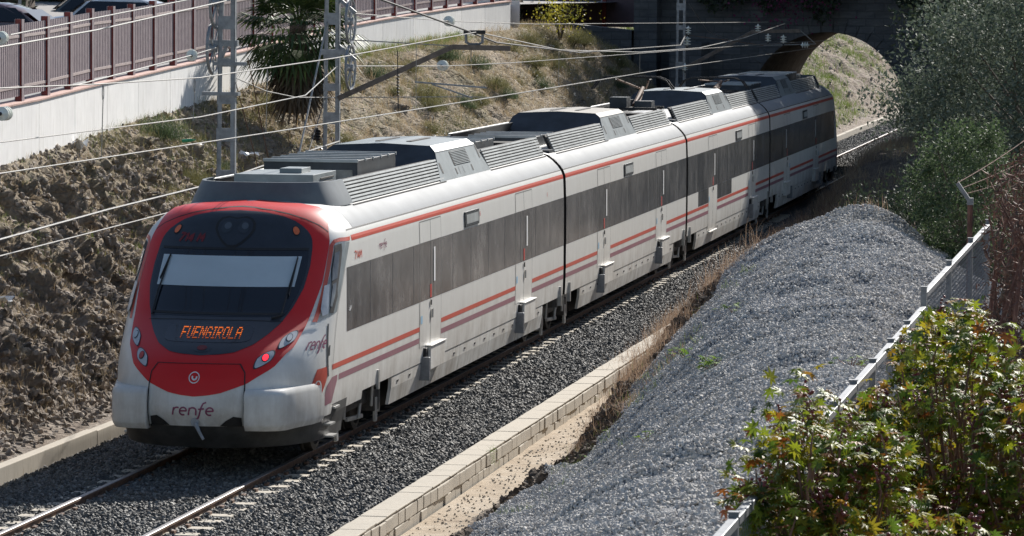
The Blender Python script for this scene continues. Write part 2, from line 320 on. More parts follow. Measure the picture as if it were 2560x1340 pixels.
def fbm(x, y, scale=1., octv=4, seed=0, rough=.55):
    """cheap value noise on arrays, about -1..1"""
    out = np.zeros(np.broadcast(x, y).shape); amp = 1.; tot = 0
    for o in range(octv):
        r = np.random.default_rng(seed*31+o); T = r.uniform(-1, 1, (128, 128)); u = x*scale*2**o; v = y*scale*2**o
        iu = np.floor(u).astype(int); iv = np.floor(v).astype(int); fu = u-iu; fv = v-iv; fu = fu*fu*(3-2*fu); fv = fv*fv*(3-2*fv)
        g = lambda a, b: T[a % 128, b % 128]
        out += amp*((g(iu, iv)*(1-fu)+g(iu+1, iv)*fu)*(1-fv)+(g(iu, iv+1)*(1-fu)+g(iu+1, iv+1)*fu)*fv); tot += amp; amp *= rough
    return out/tot*1.6
def sstep(a, b, x): t = np.clip((x-a)/(b-a), 0, 1); return t*t*(3-2*t)
def heightobj(name, xs, ys, fn, mat, smooth=True, **kw):
    X, Y = np.meshgrid(xs, ys); R = fn(X, Y); 
    if isinstance(R, tuple): X, Y, Z = R
    else: Z = R
    V = np.stack([X, Y, Z], -1).reshape(-1, 3); a, b = X.shape; I = np.arange(a*b).reshape(a, b)
    Fc = np.stack([I[:-1, :-1], I[:-1, 1:], I[1:, 1:], I[1:, :-1]], -1).reshape(-1, 4)
    return link(name, nmesh(name, V, Fc, mat, smooth), **kw)
# GN scatter of rock-like stones on given points
def stones(name, pts, mat, smin, smax, parent=None, flat=.6, **kw):
    me = bpy.data.meshes.new(name); me.vertices.add(len(pts)); me.vertices.foreach_set('co', np.asarray(pts, np.float32).ravel()); me.materials.append(M[mat])
    o = link(name, me, parent, **kw)
    g = bpy.data.node_groups.new(name+' nodes', 'GeometryNodeTree'); g.interface.new_socket('Geometry', in_out='INPUT', socket_type='NodeSocketGeometry'); g.interface.new_socket('Geometry', in_out='OUTPUT', socket_type='NodeSocketGeometry')
    N = g.nodes.new; L = g.links.new; i = N('NodeGroupInput'); ou = N('NodeGroupOutput'); inst = N('GeometryNodeInstanceOnPoints'); join = N('GeometryNodeJoinGeometry')
    for k in range(5):
        ic = N('GeometryNodeMeshIcoSphere'); ic.inputs['Subdivisions'].default_value = 1; ic.inputs['Radius'].default_value = .5
        sp = N('GeometryNodeSetPosition'); nz = N('ShaderNodeTexNoise'); nz.noise_dimensions = '4D'; nz.inputs['W'].default_value = k*3.7; nz.inputs['Scale'].default_value = 1.6
        vm = N('ShaderNodeVectorMath'); vm.operation = 'SUBTRACT'; vm.inputs[1].default_value = (.5, .5, .5); v2 = N('ShaderNodeVectorMath'); v2.operation = 'SCALE'; v2.inputs['Scale'].default_value = 1.1
        L(nz.outputs['Color'], vm.inputs[0]); L(vm.outputs[0], v2.inputs[0]); L(ic.outputs[0], sp.inputs[0]); L(v2.outputs[0], sp.inputs['Offset'])
        sm = N('GeometryNodeSetMaterial'); sm.inputs['Material'].default_value = M[mat]; L(sp.outputs[0], sm.inputs[0])
        gi = N('GeometryNodeGeometryToInstance'); L(sm.outputs[0], gi.inputs[0]); L(gi.outputs[0], join.inputs[0])
    inst.inputs['Pick Instance'].default_value = True
    rr = N('FunctionNodeRandomValue'); rr.data_type = 'FLOAT_VECTOR'; rr.inputs[1].default_value = (6.28, 6.28, 6.28)
    rs = N('FunctionNodeRandomValue'); rs.data_type = 'FLOAT_VECTOR'; rs.inputs[0].default_value = (smin, smin, smin*flat); rs.inputs[1].default_value = (smax, smax, smax*flat); rs.inputs['Seed'].default_value = 4
    L(rr.outputs[0], inst.inputs['Rotation']); L(rs.outputs[0], inst.inputs['Scale']); L(i.outputs[0], inst.inputs['Points']); L(join.outputs[0], inst.inputs['Instance'])
    L(inst.outputs[0], ou.inputs[0]); md = o.modifiers.new('stones', 'NODES'); md.node_group = g; return o
# leaf templates (x across, y along)
def T_leaf(w=.35, fold=.12): return [(0, 0, 0), (w, .45, fold), (0, 1, 0), (-w, .45, fold)], [(0, 1, 2), (0, 2, 3)]
def T_blade(): return [(-.03, 0, 0), (.03, 0, 0), (.02, .12, .6), (-.02, .12, .6), (0, .38, 1.)], [(0, 1, 2), (0, 2, 3), (3, 2, 4)]
def T_palmate(n=7):
    V = [(0, 0, 0)]; Fc = []
    for i in range(n):
        t = math.radians(-125+250*i/(n-1)); L = 1-.35*abs(i-(n-1)/2)/((n-1)/2); d = (math.sin(t), math.cos(t)); p = (d[1], -d[0]); k = len(V)
        V += [(d[0]*.38*L+p[0]*.13, d[1]*.38*L+p[1]*.13, .03), (d[0]*.38*L-p[0]*.13, d[1]*.38*L-p[1]*.13, .03), (d[0]*L, d[1]*L, -.16), (d[0]*.5*L, d[1]*.5*L, -.03)]
        Fc += [(0, k, k+3), (0, k+3, k+1), (k, k+2, k+3), (k+3, k+2, k+1)]
    return V, Fc
ICO = (lambda: (lambda t: ([(-1, t, 0), (1, t, 0), (-1, -t, 0), (1, -t, 0), (0, -1, t), (0, 1, t), (0, -1, -t), (0, 1, -t), (t, 0, -1), (t, 0, 1), (-t, 0, -1), (-t, 0, 1)],
      [(0, 11, 5), (0, 5, 1), (0, 1, 7), (0, 7, 10), (0, 10, 11), (1, 5, 9), (5, 11, 4), (11, 10, 2), (10, 7, 6), (7, 1, 8), (3, 9, 4), (3, 4, 2), (3, 2, 6), (3, 6, 8), (3, 8, 9), (4, 9, 5), (2, 4, 11), (6, 2, 10), (8, 6, 7), (9, 8, 1)]))(1.618))()

# ================================================================== TRAIN
ZB = [.33, .74, .9, 1.1, 1.3, 1.7, 2.0, 2.4, 2.62, 2.9, 3.0, 3.08, 3.12, 3.2, 3.3, 3.39, 3.44, 3.48, 3.5]
WB = [1.38, 1.44, 1.45, 1.455, 1.46, 1.46, 1.46, 1.458, 1.455, 1.445, 1.437, 1.41, 1.39, 1.33, 1.23, 1.10, .9, .5, .0]
YZ = [.33, .6, .87, 1.1, 1.31, 1.5, 1.65, 1.83, 2.04, 2.5, 2.87, 3.14, 3.3, 3.4, 3.47, 3.5]
YC = [.34, .04, -.08, -.04, .05, .2, .42, .76, 1.14, 1.65, 2.06, 2.31, 2.45, 2.6, 2.8, 3.1]
SZ = [.33, .9, 1.3, 1.8, 2.1, 2.75, 3.15, 3.5]; SY = [2.0, 1.9, 1.9, 2.1, 2.25, 2.85, 3.2, 3.4]; NN = 2.2
def smooth_tab(X, Y, k=.05):
    xs = np.linspace(X[0], X[-1], 400); ysm = np.interp(xs, X, Y); h = max(1, int(k/(xs[1]-xs[0])))
    ker = np.ones(2*h+1)/(2*h+1); pad = np.concatenate([2*ysm[0]-ysm[h:0:-1], ysm, 2*ysm[-1]-ysm[-2:-h-2:-1]]); return xs, np.convolve(pad, ker, 'valid')
_yc = smooth_tab(YZ, YC, .07); _ys = smooth_tab(SZ, SY, .12)
def wz(z): return np.interp(z, ZB, WB)
def ycz(z): return np.interp(z, *_yc)
def ysz(z): return np.interp(z, *_ys)
def PS(s, z):
    s = np.asarray(s, float); z = np.asarray(z, float); sg = np.sign(s); a = np.abs(s); t = np.clip(a, 0, 1)*np.pi/2; W = wz(z); Y = ysz(z); d = Y-ycz(z)
    return np.stack([sg*W*np.sin(t)**(2/NN), Y-d*np.maximum(np.cos(t), 1e-9)**(2/NN)+np.maximum(a-1, 0), z+0*s], -1)
def PX(x, z):
    W = wz(z); Y = ysz(z); d = Y-ycz(z); q = np.clip(np.abs(x)/np.maximum(W, 1e-3), 0, 1); return np.stack([x+0*z, Y-d*(1-q**NN)**(1/NN), z+0*x], -1)
def PY(y, z, side=1):
    y = np.asarray(y, float); z = np.asarray(z, float); Y = ysz(z); d = Y-ycz(z); q = np.clip((Y-y)/d, 0, 1); return np.stack([side*wz(z)*(1-q**NN)**(1/NN), y+0*z, z+0*y], -1)
def offs(fn, A, B, off):
    P = fn(A, B)
    if off == 0: return P
    e = 2e-3; n = np.cross(fn(A+e, B)-fn(A-e, B), fn(A, B+e)-fn(A, B-e)); L = np.linalg.norm(n, axis=-1, keepdims=True); n = n/np.maximum(L, 1e-12)
    c = n[..., 0:1]*P[..., 0:1]-n[..., 1:2]*1.5   # outward = away from the body axis or forward
    return P+n*np.sign(c+1e-9)*off
def facing(P, G):   # decide winding: normal of first quads must point outward
    a = G[0, 0]; return a
def patch(mb, fn, A, B, off=.003, m=0):
    P = offs(fn, A, B, off); n = np.cross(P[0, 1]-P[0, 0], P[1, 0]-P[0, 0]); i, j = P.shape[0]//2, P.shape[1]//2
    i = min(i, P.shape[0]-2); j = min(j, P.shape[1]-2); n = np.cross(P[i, j+1]-P[i, j], P[i+1, j]-P[i, j]); c = P[i, j]; out = n[0]*c[0]-n[1]*1.5
    mb.grid(P, m, flip=(out < 0))
def rowpatch(mb, zs, smax, off=.003, n=48, m=0, smin=None):
    zs = np.array(zs); s1 = np.interp(zs, *smax); s0 = -s1 if smin is None else np.interp(zs, *smin); t = np.linspace(0, 1, n)
    A = s0[:, None]+(s1-s0)[:, None]*t[None]; patch(mb, PS, A, zs[:, None]+0*A, off, m)
def sidepatch(mb, y0, y1, z0, z1, off=.003, m=0, side=1, ny=None, nz=None):
    nz = nz or max(2, int((z1-z0)/.06)+2); ny = ny or (max(2, int((min(y1, 3.3)-y0)/.06)+2) if y0 < 3.3 else 2)
    Y, Z = np.meshgrid(np.linspace(y0, y1, ny), np.linspace(z0, z1, nz)); patch(mb, lambda a, b: PY(a, b, side), Y, Z, off, m)
def polypatch(mb, fn, pts, off=.004, m=0, n=14):
    """star-shaped polygon patch in surface coordinates"""
    pts = np.array(pts, float); c = pts.mean(0); q = np.linspace(0, 1, n); loop = np.vstack([pts, pts[:1]]); d = []
    for i in range(len(pts)):
        k = max(1, int(np.linalg.norm(loop[i+1]-loop[i])/.05)); 
        for j in range(k): d.append(loop[i]+(loop[i+1]-loop[i])*j/k)
    d = np.array(d+[d[0]]); G = c+(d-c)[None]*np.maximum(q, 1e-3)[:, None, None]; patch(mb, fn, G[..., 0], G[..., 1], off, m)
def ellpts(c0, c1, r0, r1, n=28, rot=0, e=2.0, sharp=0):
    out = []
    for k in range(n):
        t = 2*math.pi*k/n; x = math.copysign(abs(math.cos(t))**(2/e), math.cos(t))*r0; y = math.copysign(abs(math.sin(t))**(2/e), math.sin(t))*r1
        if sharp: y *= (1-sharp*max(0, -x/r0)); 
        out.append((c0+x*math.cos(rot)-y*math.sin(rot), c1+x*math.sin(rot)+y*math.cos(rot)))
    return out
# stroke lettering -------------------------------------------------
def arc(cx, cy, rx, ry, a0, a1, n=10): return [(cx+rx*math.cos(math.radians(a0+(a1-a0)*i/n)), cy+ry*math.sin(math.radians(a0+(a1-a0)*i/n))) for i in range(n+1)]
GL = {'r': ([[(0, 0), (.04, .5)], [(.03, .3)]+arc(.24, .3, .2, .2, 150, 60, 5)], .36),
      'e': ([[(.03, .27), (.44, .29)]+arc(.24, .26, .2, .25, 10, 300, 12)], .56),
      'n': ([[(0, 0), (.04, .5)], [(.03, .3)]+arc(.22, .3, .2, .2, 150, 0, 7)+[(.42, 0)]], .56),
      'f': ([[(-.12, -.28), (-.02, -.2), (.05, .0), (.14, .55), (.22, .78), (.38, .86)], [(-.02, .40), (.30, .44)]], .38),
      '7': ([[(0, .7), (.36, .7), (.12, 0)]], .46), '1': ([[(.04, .52), (.2, .7), (.2, 0)]], .34), '4': ([[(.3, 0), (.3, .7), (.0, .22), (.42, .22)]], .52),
      'M': ([[(0, 0), (.03, .7), (.22, .25), (.42, .7), (.45, 0)]], .62), 'S': ([arc(.2, .52, .18, .18, 50, 250, 8)+arc(.2, .18, .18, .18, 90, -130, 8)], .5), ' ': ([], .3), 'l': ([[(0, 0), (0, .7)]], .2)}
def ribbon(mb, fn, pl, wd, off, m=0, dirx=1):
    pts = []
    for a_, b_ in zip(pl[:-1], pl[1:]):
        k = max(1, int(math.hypot(b_[0]-a_[0], b_[1]-a_[1])/.03))
        for j in range(k): pts.append((a_[0]+(b_[0]-a_[0])*j/k, a_[1]+(b_[1]-a_[1])*j/k))
    pts = np.array(pts+[pl[-1]]); d = np.gradient(pts, axis=0); d /= np.linalg.norm(d, axis=1)[:, None]+1e-9; nrm = np.stack([-d[:, 1], d[:, 0]], 1)
    G = np.stack([pts-nrm*wd/2, pts+nrm*wd/2], 0); patch(mb, fn, G[..., 0], G[..., 1], off, m)
def word(mb, fn, txt, x0, z0, h, off=.006, wd=.09, sx=1, slant=0, m=0, squash=1):
    cx = 0
    for ch in txt:
        st, adv = GL[ch]
        for pl in st: ribbon(mb, fn, [(x0+sx*(cx+p[0]*squash+p[1]*slant)*h, z0+p[1]*h) for p in pl], wd*h, off, m)
        cx += adv*squash
    return cx*h

train = link('commuter_train', None, label='white, grey and red electric commuter train of four carriages running through the cutting', cat='train', loc=(0, 0, 0))
SEC = [(x, z) for z, x in zip(ZB[1:], WB[1:])]
def shell(mb, y0, y1, z0=.78, m=0):
    zs = [z0]+[z for z in ZB if z > z0+.02]; ring = [(wz(z), z) for z in zs]; ring = ring+[(-x, z) for x, z in ring[::-1][1:]]
    P = np.array([[(x, y, z) for x, z in ring] for y in np.linspace(y0, y1, 8)]); k = len(mb.v); mb.grid(P, m)
    n = len(ring); mb.f.append(tuple(range(k, k+n))); mb.m.append(1); e = k+7*n; mb.f.append(tuple(range(e, e+n))[::-1]); mb.m.append(1); mb.add([(ring[0][0], y0, z0), (ring[0][0], y1, z0), (-ring[0][0], y1, z0), (-ring[0][0], y0, z0)], [(0, 1, 2, 3)], m)
ENDC = 22.09
def door(par, y, low=False):
    """double leaf door 1.72 m wide starting at y"""
    for side in (1, -1):
        d = MB(); zb = .66 if low else 1.02
        for yy in (y, y+1.72): sidepatch(d, yy-.009, yy+.009, zb, 2.94, .005, 1, side)
        sidepatch(d, y+.86-.012, y+.86+.012, zb, 2.94, .005, 0, side)
        sidepatch(d, y, y+1.72, 2.93, 2.947, .005, 1, side)
        # door leaves cover the stripes below the windows
        sidepatch(d, y+.01, y+.848, zb, 1.715, .0045, 2, side); sidepatch(d, y+.872, y+1.71, zb, 1.715, .0045, 2, side)
        sidepatch(d, y+.012, y+.848, 2.615, 2.925, .0045, 2, side); sidepatch(d, y+.872, y+1.708, 2.615, 2.925, .0045, 2, side)
        o = build(d, 'door', ['seam', 'softseam', 'white'], par, smooth=True)
        h = MB(); x = 1.475*side
        sidepatch(h, y+1.08, y+1.20, 1.97, 2.50, .012, 0, side); build(h, 'door_handle', 'barwhite', par); h = MB(); h.box(*sorted((x, x+.012*side)), y+.80, y+.86, 1.62, 1.70); build(h, 'door_lock', 'seam', par)
        if not low: h = MB(); h.box(*sorted((x, x+.02*side)), y+.88, y+.95, 1.42, 1.56); build(h, 'door_button', 'silver', par)
        h = MB(); sidepatch(h, y+.80, y+.93, 1.735, 1.94, .008, 0, side); build(h, 'red_sign', 'buttonred', par); h = MB(); sidepatch(h, y+.06, y+.2, 1.38, 1.5, .008, 0, side); build(h, 'blue_sticker', 'bluesticker', par)
        b = MB()
        if low: b.box(*sorted((1.44*side, 1.50*side)), y+.05, y+1.5, .62, .66)
        else:
            x0, x1 = sorted((1.40*side, 1.585*side)); b.box(x0, x1-.05*(side > 0), y+.52, y+1.72, .64, 1.0); b.box(*sorted((1.3*side, 1.555*side)), y+.50, y+1.74, 1.0, 1.022, m=0)
            b.box(*sorted((1.36*side, 1.57*side)), y+.24, y+.31, .50, .86, m=1); b.box(*sorted((1.3*side, 1.50*side)), y+.34, y+.50, .80, .99, m=2)
        build(b, 'door_step', ['white', 'galv', 'seam'], par, bevel=.012)
def skirt(par, y0, y1, panels):
    for side in (1, -1):
        cuts = np.linspace(y0, y1, panels+1)
        for a_, b_ in zip(cuts[:-1], cuts[1:]):
            s_ = MB(); q = [(1.385, .36), (1.425, .60), (1.432, .765)]
            P = np.array([[(x*side, y, z) for x, z in q] for y in (a_+.008, b_-.008)]); s_.grid(P, 0, flip=side < 0); P2 = P.copy(); P2[..., 0] -= .05*side; s_.grid(P2, 0, flip=side > 0)
            for e in (0, 1): s_.add(list(P[e])+list(P2[e][::-1]), [(0, 1, 2, 3, 4, 5)], 0)
            for k in range(3):
                yy = a_+(b_-a_)*(k+.5)/3; s_.box(*sorted((1.425*side, 1.44*side)), yy-.05, yy+.05, .66, .69, m=1)
            build(s_, 'skirt_panel', ['white', 'seam'], par)
def side_slats(par, y0, y1, first=False):
    for side in (1, -1):
        a0 = np.array((1.085, 3.40)); a1 = np.array((.925, 3.735)); d = a1-a0; L = np.linalg.norm(d); d /= L; n = np.array((d[1], -d[0]))
        bk = MB(); w0 = a0-n*.03; w1 = a1-n*.03
        bk.add([(w0[0]*side, y0, w0[1]), (w0[0]*side, y1, w0[1]), (w1[0]*side, y1, w1[1]), (w1[0]*side, y0, w1[1]), ((w0[0]-.05)*side, y0, w0[1]), ((w0[0]-.05)*side, y1, w0[1]), ((w1[0]-.05)*side, y1, w1[1]), ((w1[0]-.05)*side, y0, w1[1])], [(0, 1, 2, 3), (7, 6, 5, 4), (3, 2, 6, 7), (0, 4, 5, 1), (0, 3, 7, 4), (1, 5, 6, 2)])
        bk.box(*sorted((1.02*side, 1.14*side)), y0, y1, 3.34, 3.385)
        build(bk, 'fairing_backing', 'seam', par)
        for k in range(7):
            c0 = a0+d*L*(k+.16)/7; c1 = a0+d*L*(k+.74)/7; s_ = MB(); q = [c0, c0+n*.022, c1+n*.022, c1]; sl = 0
            P = [[(p[0]*side, yy, p[1]) for p in q] for yy in (y0, y1)]; s_.add(P[0]+P[1], [(0, 1, 2, 3), (7, 6, 5, 4), (0, 4, 5, 1), (1, 5, 6, 2), (2, 6, 7, 3), (3, 7, 4, 0)])
            build(s_, 'fairing_slat', 'slat', par)
def ac_unit(par, y0, y1, top=3.93, dirt='grey', xt=.80):
    b = MB(); sec = [(1.115, 3.385), (.91, 3.84), (xt, top-.015), (0, top+.02)]; ring = sec+[(-x, z) for x, z in sec[::-1][1:]]
    ins = [0, .12, .32, .4]; P = []
    for yy, dz in ((y0, -.20), (y0+.35, 0), (y1-.35, 0), (y1, -.16)):
        P.append([(x*(1-.0 if z < 3.5 else 1), yy+(0 if z < 3.5 else 0), z+(dz if z > 3.5 else 0)) for x, z in ring])
    P = np.array([[(x, y0, z) for x, z in ring], [(x, y0+.02, z) for x, z in ring], [(x, y1-.02, z) for x, z in ring], [(x, y1, z) for x, z in ring]])
    # raked ends: the top starts later than the foot
    for i in range(4):
        for j in range(P.shape[1]):
            f = (P[i, j, 2]-3.385)/(top-3.385); P[i, j, 1] += f*(1.3 if i < 2 else -1.05)*(1 if abs(P[i, j, 0]) < .95 else .75)*.55
    k = len(b.v); b.grid(P[1:3], 0); n = len(ring)
    for j_ in range(n-1):
        if 0 < j_ < n-2: b.m[j_] = 2
    for Q, fl in ((P[1], 0), (P[2], 1)):
        kk = len(b.v); b.v += [tuple(p) for p in Q]; ids = tuple(range(kk, kk+n)); b.f.append(ids[::-1] if fl else ids); b.m.append(1)  # end faces get the dark tone as painted shade
    build(b, 'air_conditioning_unit', ['grey', 'dkgrey', dirt], par, bevel=.02)
    for side in (1, -1):
        g = MB(); L = y1-y0; a0 = np.array((1.115, 3.385)); a1 = np.array((.91, 3.84)); d = a1-a0; nn = np.array((d[1], -d[0])); nn /= np.linalg.norm(nn)
        def sp(t, y, o): p = a0+d*t+nn*o; return (p[0]*side, y, p[1])
        def quad(t0, t1, ya, yb, o, m): 
            v = [sp(t0, ya, o), sp(t0, yb, o), sp(t1, yb, o), sp(t1, ya, o)]; g.add(v, [(0, 1, 2, 3) if side > 0 else (3, 2, 1, 0)], m)
        ya, yb = y0+L*.36, y0+L*.68; quad(.42, .93, ya, yb, .006, 1)
        for i in range(9): quad(.44+.054*i, .465+.054*i, ya+.03, yb-.03, .016, 0)
        for yy in (y0+L*.10, y0+L*.88): quad(.25 if yy < y0+L*.5 else .5, .62 if yy < y0+L*.5 else .95, yy, yy+.10, .006, 1)
        for yy in (ya-.05, yb-.08): quad(.12, .34, yy, yy+.09, .006, 1)
        quad(.10, .36, ya+.25, ya+.27, .006, 2); quad(.10, .36, ya+.62, ya+.64, .006, 2); quad(.97, .99, y0+.5, y1-.5, .006, 2)
        build(g, 'louvre', ['grey', 'seam', 'dkgrey'], par)
    t = MB(); 
    for xx in (-.30, .22): t.box(xx, xx+.09, y0+L*.36, y0+L*.72, top+.006, top+.022)
    build(t, 'roof_vent', 'seam', par)
def ribbed_box(par, y0, y1, x0, x1, z1, glass=True):
    b = MB(); b.box(x0, x1, y0, y1, 3.46, z1, 0); nr = max(3, int((y1-y0)/.55))
    for i in range(nr+1): yy = y0+(y1-y0)*i/nr; b.box(x0-.01, x1+.012, yy-.022, yy+.022, z1-.03, z1+.02, 1)
    for i in range(3):
        xa = x0+(x1-x0)*(.06+i*.31); b.box(xa, xa+(x1-x0)*.27, y0-.008, y0+.01, 3.5, z1-.14, 2)
    build(b, 'roof_equipment_box', ['dkgrey', 'slat', 'roofdirt'], par, bevel=.008)
def bogie(par, yc_, fl=False, half=1.35):
    b = MB()
    for side in (1, -1):
        b.box(*sorted((1.02*side, 1.14*side)), yc_-half-.35, yc_+half+.35, .42, .60)
        for k in (-1, 1):
            yw = yc_+k*half; b.box(*sorted((1.0*side, 1.26*side)), yw-.17, yw+.17, .30, .62); b.tube([(1.2*side, yw+.3*k, .25), (1.2*side, yw+.3*k, .72)], .05, 8, m=1)
            b.box(*sorted((1.22*side, 1.27*side)), yw-.1, yw+.02, .14, .50, m=1); b.tube([(1.26*side, yw-.4*k, .40), (1.28*side, yw-.4*k, .80)], .028, 6, m=1)
        b.lathe((1.12*side, yc_, .55), (0, 0, 1), [(.22, 0), (.22, .3), (.18, .34)], 14); b.bar((1.2*side, yc_-.5, .35), (1.2*side, yc_+.55, .30), .05, .06, m=1); b.tube([(1.24*side, yc_+.15, .3), (1.27*side, yc_+.22, .78)], .03, 6, m=1)
    b.box(-.95, .95, yc_-.5, yc_+.5, .36, .62); build(b, 'bogie_frame', ['bogie', 'silver'], par, bevel=.01)
    for k in (-1, 1):
        w_ = MB(); yw = yc_+k*half
        for side in (1, -1): w_.lathe((.80*side, yw, .43), (side, 0, 0), [(.02, -.02), (.46, -.02), (.46, .02), (.425, .03), (.42, .14), (.34, .15), (.32, .10), (.12, .10), (.1, .2), (.0, .21)], 28)
        w_.tube([(-.8, yw, .43), (.8, yw, .43)], .09, 10); build(w_, 'wheelset', 'bogie', par, smooth=True, sharp=30)
def band(par, y0, y1, stripe_gaps, z_win=(1.72, 2.612), lowband=None, first=None):
    for side in (1, -1):
        w_ = MB(); ya = y0; sidepatch(w_, ya, y1, z_win[0], z_win[1], .003, 0, side)
        if lowband: sidepatch(w_, lowband[0], lowband[1], 1.36, z_win[0]-.002, .003, 0, side)
        k = int((y1-y0)/1.55)
        for i in range(1, k): yy = y0+(y1-y0)*i/k; sidepatch(w_, yy-.012, yy+.012, z_win[0]+.01, z_win[1]-.01, .0042, 1, side)
        build(w_, 'window_band', ['winband', 'softseam' if y0 > 22 else 'dkgrey'], par)  # pane joints; the paler tone on middle cars paints vertical reflections
        s_ = MB(); sidepatch(s_, first if first else y0, y1, 2.965, 3.04, .003, 0, side); build(s_, 'red_stripe', 'redside', par)
        seg = []; a_ = first-.3 if first else y0
        for g0, g1 in stripe_gaps: seg.append((a_, g0)); a_ = g1
        seg.append((a_, y1))
        for a_, b_ in seg:
            s_ = MB(); sidepatch(s_, a_, b_, 1.272, 1.343, .003, 0, side); build(s_, 'red_stripe', 'redside', par)
            s_ = MB(); sidepatch(s_, a_ if a_ > 3 else 2.35, b_, 1.095, 1.175, .003, 0, side); build(s_, 'purple_stripe', 'purple', par)
        g = MB(); sidepatch(g, (first or y0)+.9 if first else y0, y1, 3.108, 3.126, .004, 0, side); build(g, 'roof_gutter', 'seam', par)
def side_display(par, y, z0=2.655, z1=2.875):
    for side in (1, -1):
        d = MB(); sidepatch(d, y, y+1.25, z0, z1, .022, 0, side); sidepatch(d, y+.09, y+1.16, z0+.035, z1-.035, .027, 1, side)
        for a_, b_, c_, e_ in ((y, y+1.25, z1, z1+.012), (y, y+1.25, z0-.012, z0)): d.box(*sorted((1.44*side, 1.472*side)), a_, b_, c_, e_, m=0)
        build(d, 'side_display', ['dkgrey', 'slat'], par)
def small_text(par, txt, y, z, h, mat='maroon', squash=1, wd=.13):
    t = MB(); word(t, lambda a_, b_: PY(a_, b_, 1), txt, y, z, h, .006, wd, 1, 0.05, 0, squash); build(t, 'lettering', mat, par)

